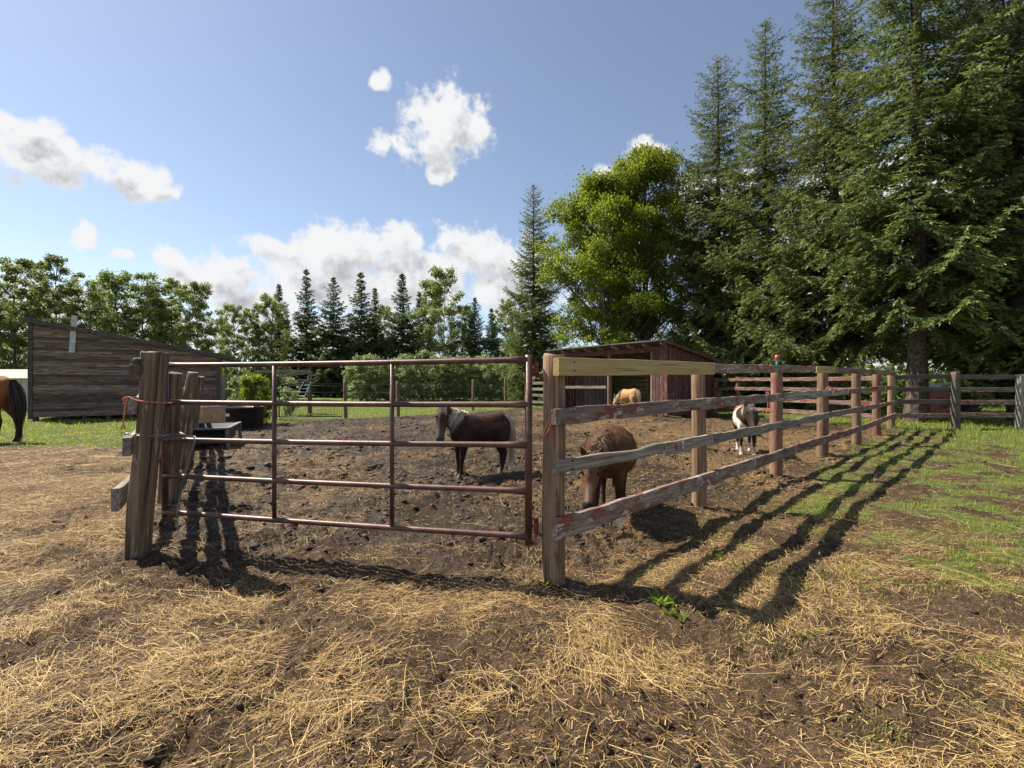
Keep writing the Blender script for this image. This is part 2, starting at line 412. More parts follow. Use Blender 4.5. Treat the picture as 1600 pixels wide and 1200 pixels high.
# ------------------------------------------------------------------ ground sheet
def make_ground():
    ys = [-40, -20, -10, -5, -2.5, -1.0, -0.3, 0.1, 0.4, 0.6]
    y = 0.62
    while y < 45: ys.append(y); y += max(0.0115, 0.0108 * y)
    while y < 1500: ys.append(y); y *= 1.15
    ys = np.array(ys); nc = 620
    u = np.linspace(-1, 1, nc); u = 0.72 * u + 0.28 * u ** 3
    hw = 3.2 + 1.55 * np.clip(ys, 0, None) + np.where(ys < 0, -ys * 1.5, 0)
    X = u[None, :] * hw[:, None]; Y = np.repeat(ys[:, None], nc, 1)
    x = X.ravel(); y = Y.ravel()
    m = masks(x, y); z = height(x, y, m)
    V = np.stack([x, y, z], 1)
    nr = len(ys)
    i = np.arange(nr - 1)[:, None] * nc + np.arange(nc - 1)[None, :]
    i = i.ravel(); F = np.stack([i, i + 1, i + nc + 1, i + nc], 1)
    me = np_mesh('ground', V, F, True, {'pen': m[0], 'grass': m[1], 'straw': m[2]})
    mt, t, b = material('ground_soil')
    geo = t.n('ShaderNodeNewGeometry'); P = geo.outputs['Position']
    A = lambda nme: t.n('ShaderNodeAttribute', attribute_name=nme).outputs['Fac']
    nA = t.noise(P, 1.3, 5, 0.6); nB = t.noise(P, 9.0, 6, 0.65); nC = t.noise(P, 55.0, 5, 0.65)
    mud = t.mix(t.step(nB, 0.3, 0.7), (0.016, 0.009, 0.005), (0.056, 0.032, 0.018))
    mud = t.mix(t.m('MULTIPLY', t.step(nA, 0.52, 0.75), 0.35), mud, (0.1, 0.066, 0.043))
    dry = t.mix(t.step(nB, 0.3, 0.7), (0.042, 0.025, 0.014), (0.13, 0.081, 0.046))
    soil = t.mix(t.m('MULTIPLY', t.m('SUBTRACT', 1.0, A('pen')), t.step(nA, 0.3, 0.62)), mud, dry)
    # chopped straw trodden into the soil
    fl = []
    for k, ang in enumerate((0.3, 1.25, 2.2, 2.9)):
        mp = t.n('ShaderNodeMapping', {'Vector': P, 'Rotation': (0, 0, ang), 'Scale': (16, 150, 30), 'Location': (k * 3.1, k * 7.7, 0)}).outputs[0]
        fl.append(t.step(t.noise(mp, 1.0, 2, 0.5), 0.60, 0.68))
    for k, ang in enumerate((0.8, 2.0)):
        mp = t.n('ShaderNodeMapping', {'Vector': P, 'Rotation': (0, 0, ang), 'Scale': (55, 300, 60), 'Location': (k * 5.1, k * 2.7, 0)}).outputs[0]
        fl[k] = t.m('MAXIMUM', fl[k], t.step(t.noise(mp, 1.0, 1, 0.5), 0.60, 0.66))
    flk = t.m('MAXIMUM', t.m('MAXIMUM', fl[0], fl[1]), t.m('MAXIMUM', fl[2], fl[3]))
    sm = t.m('MULTIPLY', t.step(t.m('ADD', A('straw'), t.m('MULTIPLY', t.m('SUBTRACT', nB, 0.5), 0.9)), 0.25, 0.95), 1.0)
    straw_c = t.mix(t.step(nC, 0.3, 0.7), (0.2, 0.115, 0.048), (0.52, 0.34, 0.155))
    cfl = t.m('MULTIPLY', flk, t.m('ADD', t.m('SUBTRACT', 0.42, t.m('MULTIPLY', A('pen'), 0.2)), t.m('MULTIPLY', sm, 0.5)))
    c = t.mix(cfl, soil, straw_c)
    c = t.mix(t.m('MULTIPLY', sm, t.m('MULTIPLY', t.step(nC, 0.36, 0.62), 0.55)), c, straw_c)
    gcol = t.mix(t.step(nB, 0.3, 0.7), (0.075, 0.105, 0.018), (0.165, 0.21, 0.042))
    gcol = t.mix(t.m('MULTIPLY', t.step(nA, 0.48, 0.72), 0.4), gcol, (0.22, 0.19, 0.075))
    gm = t.step(t.m('ADD', A('grass'), t.m('ADD', t.m('MULTIPLY', t.m('SUBTRACT', nC, 0.5), 0.8), t.m('MULTIPLY', t.m('SUBTRACT', nB, 0.5), 0.9))), 0.4, 0.85)
    c = t.mix(gm, c, gcol)
    t.link(c, b.inputs['Base Color'])
    rr = t.m('SUBTRACT', 0.95, t.m('MULTIPLY', t.m('MULTIPLY', A('pen'), t.step(nA, 0.35, 0.65)), 0.5))
    t.link(rr, b.inputs['Roughness']); b.inputs['Specular IOR Level'].default_value = 0.3
    hh = t.m('ADD', t.m('ADD', t.m('MULTIPLY', nB, 0.5), t.m('MULTIPLY', nC, 0.35)), t.m('MULTIPLY', flk, 0.12))
    bn = t.n('ShaderNodeBump', {'Strength': 1.0, 'Distance': 0.075, 'Height': hh})
    t.link(bn.outputs[0], b.inputs['Normal'])
    o = mk('ground', me, mt); o['kind'] = 'structure'
make_ground()

# ------------------------------------------------------------------ boards, posts
_pr = random.Random(5)
def board(name, p0, p1, w, th, mat, parent, seg=14, wob=0.006, notch=0.0, face=None, roll=0.0, ends=True, label=None):
    """a board from p0 to p1; w = height of its face, th = thickness; local X runs along it"""
    p0 = Vector(p0); p1 = Vector(p1); L = (p1 - p0).length
    ex = (p1 - p0).normalized(); up = face if face is not None else Vector((0, 0, 1))
    ey = up.cross(ex).normalized(); ez = ex.cross(ey).normalized()
    M = Matrix((ex, ey, ez)).transposed().to_4x4(); M.translation = (p0 + p1) / 2
    if roll: M = M @ Matrix.Rotation(roll, 4, 'X')
    s = _pr.random() * 99
    xs = np.linspace(-L / 2, L / 2, seg + 1)
    top = w / 2 + wob * (fbm(xs * 2.3 + s, xs * 0 + s, 3)) - notch * np.clip(pnoise(xs * 1.1 + s, xs * 0 + 3.3), 0, 1)
    bot = -w / 2 + wob * (fbm(xs * 2.1 + s, xs * 0 + s + 9, 3)) + notch * np.clip(pnoise(xs * 1.2 + s, xs * 0 + 7.3), 0, 1)
    off = wob * 0.8 * pnoise(xs * 0.9 + s, xs * 0 + 5)
    ch = min(0.006, th * 0.25)
    V = []
    for i, x in enumerate(xs):
        y0, y1 = -th / 2 + off[i], th / 2 + off[i]; tp, bt = top[i], bot[i]
        dx = 0
        if i in (0, seg): dx = _pr.uniform(-0.008, 0.008)
        for (yy, zz, k) in ((y0, bt + ch, 0), (y0 + ch, bt, 0), (y1 - ch, bt, 0), (y1, bt + ch, 0), (y1, tp - ch, 1), (y1 - ch, tp, 1), (y0 + ch, tp, 1), (y0, tp - ch, 1)):
            V.append((x + dx * (1 if k else -1), yy, zz))
    F = []
    for i in range(seg):
        for k in range(8):
            F.append((i * 8 + k, (i + 1) * 8 + k, (i + 1) * 8 + (k + 1) % 8, i * 8 + (k + 1) % 8))
    F.append(tuple(range(8))); F.append(tuple(seg * 8 + k for k in range(7, -1, -1)))
    me = bpy.data.meshes.new(name); me.from_pydata(V, [], F); me.update()
    o = mk(name, me, mat, parent, M, False)
    if label: o['label'] = label
    return o
def post(name, base, top, r0, r1, mat, parent=None, n=14, rings=12, square=0.0, wob=0.006, sink=0.15, rz=0.0):
    base = Vector(base); top = Vector(top)
    ez = (top - base).normalized(); ex = Vector((math.cos(rz), math.sin(rz), 0)); ey = ez.cross(ex).normalized(); ex = ey.cross(ez)
    M = Matrix((ex, ey, ez)).transposed().to_4x4(); M.translation = base
    L = (top - base).length; s = _pr.random() * 99
    V = []; F = []
    for i in range(rings + 1):
        z = -sink + (L + sink) * i / rings
        f = max(0, z / L); r = r0 + (r1 - r0) * f
        bx = wob * 2 * float(pnoise(z * 0.9 + s, 1.0)); by = wob * 2 * float(pnoise(z * 0.9 + s, 5.0))
        for k in range(n):
            a = 2 * math.pi * k / n
            c_, s_ = math.cos(a), math.sin(a)
            if square:
                q = 1 / max(abs(c_), abs(s_)); q = min(q, 1.28); rr = r * (1 + (q - 1) * square)
            else: rr = r
            rr *= 1 + wob / r * 0.9 * float(pnoise(a * 1.3 + s, z * 1.4)) + (wob * 0.5 / r) * float(pnoise(a * 4 + s, z * 0.7))
            V.append((c_ * rr + bx, s_ * rr + by, z))
    for i in range(rings):
        for k in range(n): F.append((i * n + k, i * n + (k + 1) % n, (i + 1) * n + (k + 1) % n, (i + 1) * n + k))
    # worn top: a small chamfer and an uneven lid
    b = len(V); c0 = rings * n
    for k in range(n):
        v = Vector(V[c0 + k]); V.append((v.x * 0.9, v.y * 0.9, v.z + 0.012 + 0.012 * float(pnoise(v.x * 12 + s, v.y * 12))))
    for k in range(n): F.append((c0 + k, c0 + (k + 1) % n, b + (k + 1) % n, b + k))
    F.append(tuple(b + k for k in range(n)))
    me = bpy.data.meshes.new(name); me.from_pydata(V, [], F); me.update()
    o = mk(name, me, mat, parent, M, True)
    me.polygons[len(me.polygons) - 1].use_smooth = False
    return o
def blob(name, pts_r, mat, parent, wm=None):
    """ellipsoids joined into one mesh: list of (centre, (rx,ry,rz))"""
    bm = bmesh.new()
    for c, r in pts_r:
        ms = bmesh.ops.create_uvsphere(bm, u_segments=14, v_segments=9, radius=1.0)
        for v in ms['verts']: v.co = Vector((v.co.x * r[0], v.co.y * r[1], v.co.z * r[2])) + Vector(c)
    me = bpy.data.meshes.new(name); bm.to_mesh(me); bm.free()
    return mk(name, me, mat, parent, wm, True)

# ------------------------------------------------------------------ long right fence
fdir = (RP[-1] - RP[0]).normalized(); fout = Vector((fdir.y, -fdir.x, 0))      # towards the camera side (outside)
right_fence = thing('rail_fence', RP[0], 'long four-rail wooden fence running back from gate, with one new yellow board', 'fence')
post_top = [1.60, 1.55, 1.62, 1.72, 1.72, 1.73, 1.75]
post_r = [0.083, 0.08, 0.085, 0.1, 0.095, 0.1, 0.1]
post_m = [M_POST, M_POST, M_POST_RED, M_POST, M_POST, M_POST_RED, M_POST]
for i, p in enumerate(RP):
    lean = fdir * (-0.045 if i == 1 else _pr.uniform(-0.015, 0.015))
    post('post', p + Vector((0, 0, gz(p.x, p.y) - 0.02)), p + lean + Vector((0, 0, post_top[i])), post_r[i] * 1.04, post_r[i] * 0.94, post_m[i], right_fence)
rz_ = [[1.523, 1.575, 1.645, 1.67, 1.70, 1.715, 1.72],
       [1.175, 1.20, 1.205, 1.235, 1.25, 1.28, 1.30],
       [0.825, 0.765, 0.77, 0.80, 0.83, 0.83, 0.83],
       [0.395, 0.315, 0.355, 0.37, 0.385, 0.41, 0.44]]
def rail_pt(row, s, off):
    """point at post parameter s (0..6) on a rail row"""
    i = min(int(s), 5) if s >= 0 else 0; f = s - i
    p = RP[i].lerp(RP[i + 1], f) if 0 <= s <= 6 else (RP[0] + (RP[1] - RP[0]) * s if s < 0 else RP[6] + (RP[6] - RP[5]) * (s - 6))
    z = rz_[row][i] + (rz_[row][i + 1] - rz_[row][i]) * f
    return p + fout * off + Vector((0, 0, z))
T = 0.045
rails = [  # row, from, to, width, material, extra offset
    (0, -0.045, 1.03, 0.135, M_NEW, 0.012), (0, 1.045, 2.62, 0.115, M_GREYRED, 0), (0, 2.64, 3.12, 0.125, M_NEW, 0.004), (0, 3.13, 4.6, 0.12, M_REDB, 0), (0, 4.61, 6.04, 0.12, M_REDB, 0),
    (1, -0.05, 1.98, 0.118, M_GREYRED, 0), (1, 2.0, 3.5, 0.135, M_GREY, 0), (1, 3.51, 6.05, 0.115, M_REDB, 0),
    (2, -0.04, 0.56, 0.098, M_GREY, 0.0), (2, 0.566, 1.03, 0.128, M_GREY, 0.0), (2, 1.04, 3.05, 0.12, M_GREY, 0), (2, 3.06, 4.55, 0.12, M_GREYRED, 0), (2, 4.56, 6.05, 0.12, M_REDB, 0),
    (3, -0.045, 1.52, 0.145, M_GREYRED, 0), (3, 1.53, 2.2, 0.145, M_GREYRED, 0), (3, 2.21, 4.1, 0.13, M_REDB, 0), (3, 4.11, 6.05, 0.13, M_REDB, 0)]
rail_objs = []
for (row, a, b_, w, mt, ex) in rails:
    off = 0.085 + T / 2 + ex
    # break at posts so that the board follows the line
    pa, pb = rail_pt(row, a, off), rail_pt(row, b_, off)
    o = board('rail', pa, pb, w, T if mt is not M_NEW else 0.05, mt, right_fence, seg=max(10, int((pb - pa).length * 7)), wob=0.011 if mt is not M_NEW else 0.003, notch=0.03 if (row == 2) else 0.008)
    if mt is M_NEW: o['label'] = 'new yellow lumber board'
    rail_objs.append((row, a, o, pa, pb))
M_NAIL = plain('nail_iron', (0.05, 0.035, 0.03), 0.6, 0.5)
for row, a, o, pa, pb in rail_objs:
    for k in range(4):
        if a - .02 <= k <= a + 3 and (rails[rail_objs.index((row, a, o, pa, pb))][2] >= k):
            q = rail_pt(row, k + (.02 if k == 0 else 0), 0.085 + T + (.016 if o.data.materials[0] is M_NEW else .004))
            for dz in (-.03, .03):
                MB().tube([q + Vector((0, 0, dz)) - fout * .01, q + Vector((0.004, 0, dz)) + fout * .002], .006, 8).build('nail_head', M_NAIL, o)
# worn painted characters left on the third rail
def glyph(ch, mat, parent, pos, ex, up, size, name):
    cu = bpy.data.curves.new(name, 'FONT'); cu.body = ch; cu.size = size; cu.align_x = 'CENTER'; cu.align_y = 'CENTER'; cu.extrude = 0.0008; cu.offset = 0.003
    tmp = bpy.data.objects.new('tmp', cu); col.objects.link(tmp)
    dg = bpy.context.evaluated_depsgraph_get(); me = bpy.data.meshes.new_from_object(tmp.evaluated_get(dg)); me.name = name
    bpy.data.objects.remove(tmp); bpy.data.curves.remove(cu)
    ez = ex.cross(up).normalized(); u2 = ez.cross(ex)
    M = Matrix((ex, u2, ez)).transposed().to_4x4(); M.translation = pos
    me.materials.clear()
    return mk(name, me, mat, parent, M)
M_MARKR = wood('worn_red_mark', (0.3, 0.08, 0.07), (0.42, 0.12, 0.1), 'X', paint=(0.42, 0.05, 0.05), amount=0.7)
M_MARKW = wood('worn_white_mark', (0.42, 0.4, 0.37), (0.6, 0.57, 0.54), 'X', paint=(0.7, 0.66, 0.62), amount=0.7)
for row, a, o, pa, pb in rail_objs:
    if row == 2 and abs(a - 0.566) < 1e-3:
        ex = (pb - pa).normalized()
        for ch, mt, f in (('S', M_MARKR, 0.2), ('0', M_MARKW, 0.31)):
            glyph(ch, mt, o, pa.lerp(pb, f) + fout * (T / 2 + 0.012), ex, Vector((0, 0, 1)), 0.105, 'painted_character')

# ------------------------------------------------------------------ far right fence (from the corner towards the right)
far_fence = thing('rail_fence', (11.9, 14.95, 0), 'dark weathered four-rail fence at far right in front of the spruce trunks', 'fence')
FP = [Vector((11.95, 14.95, 0)), Vector((13.72, 14.85, 0)), Vector((15.52, 14.65, 0)), Vector((17.6, 14.5, 0)), Vector((19.7, 14.35, 0))]
for i, p in enumerate(FP[1:]):
    post('post', p + Vector((0, 0, -0.02)), p + Vector((0, 0, 1.76 if i == 0 else 1.68)), 0.1, 0.095, (M_DARKB if i == 0 else M_POST_GREY), far_fence, square=0.7)
for z in (1.62, 1.24, 0.84, 0.43):
    for i in range(4):
        board('rail', FP[i] + Vector((0.03, 0.08, z + _pr.uniform(-.02, .02))), FP[i + 1] + Vector((-0.01, 0.08, z + _pr.uniform(-.02, .02))), 0.14, 0.04, M_DARKB if _pr.random() < .6 else M_GREYRED, far_fence, wob=0.01)

# ------------------------------------------------------------------ back fence (corner to the shed)
back_fence = thing('rail_fence', (11.6, 15.2, 0), 'dark red rail fence behind the long fence, running from far corner to red shed', 'fence')
BP = [Vector((11.75, 15.25, 0)), Vector((11.0, 17.0, 0)), Vector((10.3, 18.7, 0)), Vector((9.6, 20.4, 0)), Vector((9.2, 21.7, 0))]
for p in BP[1:]:
    post('post', p, p + Vector((0, 0, 1.68)), 0.085, 0.08, M_POST_RED, back_fence, n=10, rings=6)
for z in (1.58, 1.2, 0.78, 0.38):
    for i in range(4):
        board('rail', BP[i] + Vector((-0.11, -0.03, z)), BP[i + 1] + Vector((-0.11, -0.03, z + _pr.uniform(-.02, .02))), 0.14, 0.04, M_REDB, back_fence, seg=8)

# ------------------------------------------------------------------ left fence
left_fence = thing('rail_fence', LP[0], 'old plank fence at left running away from the gate behind its heavy timber latch post', 'fence')
ldir = (LP[-1] - LP[0]).normalized(); lout = Vector((-ldir.y, ldir.x, 0))     # outside = left
b0 = LP[0] + Vector((-0.02, 0, gz(LP[0].x, LP[0].y) - 0.03)); t0_ = Vector((-2.865, 3.86, 1.645))
post('timber_post', b0, t0_, 0.070, 0.072, M_TIMBER, left_fence, n=28, rings=30, square=1.0, wob=0.013, rz=0.2)
tops = [(-4.02, 5.7, 1.52), (-5.28, 7.95, 1.58), (-6.75, 10.4, 1.55), (-8.6, 13.0, 1.5)]
for i, tp in enumerate(tops):
    p = LP[i + 1]
    post('post', p, Vector(tp), 0.1, 0.085, M_TIMBER if i < 3 else M_POST_GREY, left_fence, n=14, rings=10, square=0.4 if i == 0 else 0.0, wob=0.012)
for z, ex_ in ((1.53, 0.0), (1.24, 0.0), (0.90, 0.02), (0.5, 0.09)):
    for i in range(4):
        ax0 = LP[0].lerp(t0_, z / 1.645) if i == 0 else LP[i]; ax0 = Vector((ax0.x, ax0.y, 0))
        pa = ax0 + lout * ((0.125 + ex_ * .6) if i == 0 else 0.155) + Vector((0, 0, z + (0 if i == 0 else _pr.uniform(-.04, .04)))); pb = LP[i + 1] + lout * 0.135 + Vector((0, 0, z + _pr.uniform(-.04, .04)))
        if i == 0: pa = pa - ldir * (0.03 + 0.02 * _pr.random())
        board('rail', pa, pb, 0.145 if z > 0.6 else 0.17, 0.055, M_GREY if z < 1.4 else M_TIMBER, left_fence, seg=16, wob=0.015, notch=0.02)
# rough burl of bark on the end of the top rail
rg = np.random.RandomState(4)
pb_ = Vector((t0_.x, t0_.y, 0)) + lout * 0.112 - ldir * 0.03 + Vector((0, 0, 1.535))
blob('bark_knot', [(pb_ + Vector(tuple(rg.uniform(-1, 1, 3) * np.array([0.025, 0.025, 0.06]))), tuple(rg.uniform(0.012, 0.024, 3))) for _ in range(34)], M_BARKG, left_fence)

# ------------------------------------------------------------------ pipe gate
gl, gr_ = Vector((-2.985, 4.13, 0)), Vector((0.12, 3.47, 0))
gate = thing('pipe_gate', gr_, 'brown painted five-bar steel pipe gate closed across the front of the muddy pen', 'gate')
zl = [1.56, 1.243, 0.922, 0.612, 0.300]; zr = [1.576, 1.252, 0.96, 0.627, 0.299]
gd = (gr_ - gl).normalized()
MB().tube([gl + Vector((0, 0, 0.262)), gl + Vector((0, 0, 1.585))], 0.0255, 14).build('end_upright', M_PIPE, gate, True)
MB().tube([gr_ + Vector((0, 0, 0.235)), gr_ + Vector((0, 0, 1.61))], 0.0265, 14).build('end_upright', M_PIPE, gate, True)
for a, b_ in zip(zl, zr):
    A_, B_ = gl + Vector((0, 0, a)), gr_ + Vector((0, 0, b_))
    n = 24; pts = []; rs = []
    for i in range(n + 1):
        f = i / n; pts.append(A_.lerp(B_, f) + Vector((0, 0, -0.006 * math.sin(math.pi * f)))); d_ = min(f, 1 - f) * (B_ - A_).length
        rs.append(0.0215 + 0.009 * max(0, 1 - d_ / 0.16))
    MB().tube(pts, rs, 14).build('bar', M_PIPE, gate, True)
for px in (428.5, 612.5):
    u = (px - 800) / FPX
    f = (u * gl.y - gl.x) / ((gr_.x - gl.x) - u * (gr_.y - gl.y))
    p = gl.lerp(gr_, f); za = zl[0] + (zr[0] - zl[0]) * f; zb = zl[4] + (zr[4] - zl[4]) * f
    MB().tube([p + Vector((0, 0, zb)), p + Vector((0, 0, za))], 0.0175, 12).build('stay', M_PIPE, gate, True)
for z in (1.475, 0.345):
    s0 = gr_ + gd * 0.056 + Vector((0, 0, z))
    h = MB().tube([s0 + Vector((0, 0, -0.02)), s0 + Vector((0, 0, 0.085))], 0.017, 12)
    h.tube([s0 + Vector((0, 0, -0.045)), s0 + Vector((0, 0, -0.02)), s0 + Vector((0.045, 0, -0.032)), s0 + Vector((0.11, 0, -0.034))], [0.011, 0.011, 0.012, 0.012], 10)
    h.tube([gr_ + Vector((0, 0, z + 0.03)), s0 + Vector((0, 0, 0.03))], 0.012, 8)
    h.tube([s0 + Vector((0.088, 0, -0.034)), s0 + Vector((0.112, 0, -0.034))], 0.026, 12)
    h.build('hinge', M_RUST, gate, True)
# chain round the post and hanging down
def chain(name, pts, label):
    # resample and lay links
    P = [Vector(p) for p in pts]; seg = []
    c = MB(); dist = 0; step = 0.026; k = 0
    for a, b_ in zip(P[:-1], P[1:]):
        L = (b_ - a).length; s = dist
        while s < L:
            seg.append((a.lerp(b_, s / L), (b_ - a).normalized())); s += step
        dist = s - L
    for p, t in seg:
        ref = Vector((0.3, 0.9, 0.31)); a = (ref - t * ref.dot(t)).normalized(); b_ = t.cross(a)
        w = a if k % 2 else b_; k += 1
        ring = [p + t * (math.cos(q) * 0.017) + w * (math.sin(q) * 0.0095) for q in [2 * math.pi * i / 10 for i in range(11)]]
        c.tube(ring, 0.0032, 5, caps=False)
    o = c.build(name, M_CHAIN, None, True); tag(o, label, 'chain'); return o
cz = 0.985
chain('chain', [(-3.03, 3.74, cz + 0.03), (-2.85, 3.74, cz + 0.01), (-2.79, 3.86, cz), (-2.80, 4.06, cz - 0.01), (-2.88, 4.17, cz - 0.01), (-2.74, 4.03, cz - 0.02), (-2.68, 4.04, cz - 0.03), (-2.655, 4.02, cz - 0.06), (-2.70, 4.02, 0.8), (-2.78, 4.03, 0.5), (-2.82, 4.03, 0.25), (-2.80, 4.03, 0.18)],
      'galvanised chain wrapped round the timber post and hanging beside the gate')
def twine(name, paths, label, r=0.005, group=None):
    c = MB()
    for pts in paths:
        pts = [Vector(p) for p in pts]; sm = []
        for i in range(len(pts) - 1):
            p0 = pts[max(i - 1, 0)]; p1 = pts[i]; p2 = pts[i + 1]; p3 = pts[min(i + 2, len(pts) - 1)]
            for k in range(5):
                t = k / 5; sm.append(0.5 * ((2 * p1) + (p2 - p0) * t + (2 * p0 - 5 * p1 + 4 * p2 - p3) * t * t + (3 * p1 - p0 - 3 * p2 + p3) * t ** 3))
        sm.append(pts[-1]); c.tube(sm, r, 6)
    o = c.build(name, M_TWINE, None, True); tag(o, label, 'twine', group); return o
tw = 3.745
twine('baling_twine', [[(-2.83, tw + .25, 1.24), (-2.80, tw + .04, 1.255), (-2.84, tw - 0.012, 1.262), (-2.92, tw - 0.02, 1.275), (-2.985, tw - 0.01, 1.30), (-3.005, tw + 0.0, 1.28), (-3.02, tw + .0, 1.2), (-3.03, tw + .0, 1.12), (-3.035, tw + .0, 1.06)],
                       [(-2.995, tw - .01, 1.30), (-3.03, tw - .01, 1.28), (-3.0, tw - .01, 1.26), (-3.025, tw - .01, 1.245)], [(-3.032, tw, 1.09), (-3.05, tw, 1.045)], [(-3.032, tw, 1.10), (-3.02, tw, 1.045)]],
      'orange baling twine tied round the timber post with loose end hanging')
pp = RP[0]
twine('baling_twine', [[(0.37, 3.36, 1.13), (0.33, 3.365, 1.18), (0.27, 3.365, 1.15), (0.235, 3.37, 1.09), (0.215, 3.37, 1.02)], [(0.34, 3.355, 1.17), (0.285, 3.355, 1.14), (0.25, 3.36, 1.07), (0.222, 3.36, 1.03)]],
      'orange twine tied over the rail on the gate hinge post', 0.0055)
twine('baling_twine', [[at(1197, 612, 7.15), at(1200, 632, 7.15), at(1196, 652, 7.15)], [at(1200, 612, 7.15), at(1204, 640, 7.15), at(1202, 656, 7.15)]], 'orange twine hanging beside red fence post near spotted pony', 0.006)
twine('baling_twine', [[at(1290, 609, 9.1), at(1296, 604, 9.1), at(1303, 611, 9.1), at(1296, 616, 9.1), at(1289, 610, 9.1)]], 'small loop of orange twine on second rail at fourth fence post', 0.007)
twine('baling_twine', [[at(1356, 612, 12.2), at(1362, 606, 12.2), at(1368, 614, 12.2), at(1360, 620, 12.2)]], 'orange twine knot on far part of long fence', 0.009)
sp = thing('sprinkler', at(1214, 572, 7.3), 'small teal and red garden sprinkler standing on the top rail', 'sprinkler')
c_ = at(1214, 572, 7.3)
MB().tube([c_ + Vector((0, 0, -0.06)), c_ + Vector((0, 0, 0.08))], 0.012, 8).tube([c_ + Vector((-.02, 0, 0.07)), c_ + Vector((0.13, 0, 0.07))], 0.008, 8).build('stem', M_TEAL, sp, True)
MB().tube([c_ + Vector((0, 0, 0.08)), c_ + Vector((0, 0, 0.12)), c_ + Vector((0.0, 0, 0.17))], [0.012, 0.03, 0.022], 10).tube([c_ + Vector((-.03, 0, 0.13)), c_ + Vector((0.05, 0, 0.16))], 0.014, 8).build('sprinkler_head', M_REDP, sp, True)

# ------------------------------------------------------------------ grey barn at left
def V3(x, y, z=0.0): return Vector((x, y, z))
BL, BR = V3(-18.1, 18.0), V3(-12.8, 21.0)
bdir = (BR - BL).normalized(); bn_ = V3(bdir.y, -bdir.x)          # outward, towards the camera
bL = (BR - BL).length; HL, HR = 3.80, 2.66
barn = thing('barn', (BL + BR) / 2, 'weathered dark grey clapboard barn with single sloping roof at left', 'barn')
dep = 4.2
def bp(s, z, o=0.0): return BL + bdir * s + bn_ * o + V3(0, 0, z)
# core walls
vs_ = [bp(0.03, .14, -.03), bp(bL - .03, .14, -.03), bp(bL - .03, HR - .05, -.03), bp(0.03, HL - .05, -.03)]
vs_ += [v - bn_ * dep for v in vs_]
MB().add(vs_, [(0, 1, 2, 3), (5, 4, 7, 6), (4, 0, 3, 7), (1, 5, 6, 2), (3, 2, 6, 7), (4, 5, 1, 0)]).build('wall', M_BARN, barn)
z = 0.2
prb = random.Random(12)
while z < HL - 0.06:
    se = bL - 0.09 if z < HR - 0.08 else (HL - 0.06 - z) / (HL - HR) * bL - 0.02
    s0 = 0.1
    if se > s0 + 0.2:
        cuts = [s0]
        if se > 2.5: cuts.append(prb.uniform(1.2, se - 1.0))
        cuts.append(se)
        for a, b_ in zip(cuts[:-1], cuts[1:]):
            tilt = prb.uniform(-.008, .008)
            board('plank', bp(a, z, 0.0 + prb.uniform(-.004, .006)), bp(b_ - 0.006, z + tilt, 0.0 + prb.uniform(-.004, .006)), 0.094, 0.03, M_BARN, barn, seg=5, wob=0.006, roll=R(7))
    z += 0.101
for s, h in ((0.03, HL - .04), (bL - 0.04, HR - .02)):
    board('corner_board', bp(s, 0.08, 0.03), bp(s, h, 0.03), 0.13, 0.035, M_BARNT, barn, seg=6, face=bdir)
# roof slab with an overhang at the low end
ra, rb = -0.12, bL + 0.55
sl = (HR - HL) / bL
def rp(s, o, dz): return bp(s, HL + sl * s + dz, o)
rv = [rp(ra, .12, 0.0), rp(rb, .12, 0.0), rp(rb, .12, .06), rp(ra, .12, .06), rp(ra, -dep - .1, 0.0), rp(rb, -dep - .1, 0.0), rp(rb, -dep - .1, .06), rp(ra, -dep - .1, .06)]
roof = MB().add(rv, [(0, 1, 2, 3), (5, 4, 7, 6), (4, 0, 3, 7), (1, 5, 6, 2), (3, 2, 6, 7), (4, 5, 1, 0)]).build('roof', M_ROOF, barn)
board('fascia', rp(ra, 0.135, -0.04), rp(rb, 0.135, -0.04), 0.13, 0.025, M_BARNT, roof, seg=8)
for s in np.linspace(0.15, bL - 0.15, 9):
    MB().box(bp(s, 0.06, -0.09), (0.13, 0.13, 0.26)).build('foundation_block', M_BARNT, barn)
# pale board nailed upright near the left end
wb = tag(board('nailed_board', bp(1.22, 2.62, 0.075), bp(1.30, 4.05, 0.075), 0.17, 0.03, M_WHITEW, None, seg=10, wob=0.008, face=bdir), 'pale whitewashed board nailed upright to the grey barn wall above its roof', 'board')
for zz in (2.72, 3.25, 3.55, 3.8):
    blob('nail_head', [((0, 0, 0), (0.02, 0.008, 0.02))], M_BLACKM, wb, Matrix.Translation(bp(1.23 + (zz - 2.62) * 0.05, zz, 0.094)))
tag(MB().tube([bp(2.7, 0.09, -.3), bp(2.95, 0.10, -.3), bp(3.1, 0.07, -.3)], [0.05, 0.07, 0.04], 10).build('orange_bucket_piece', M_ORANGE, None, True), 'bit of bright orange plastic lying under the grey barn wall', 'plastic')

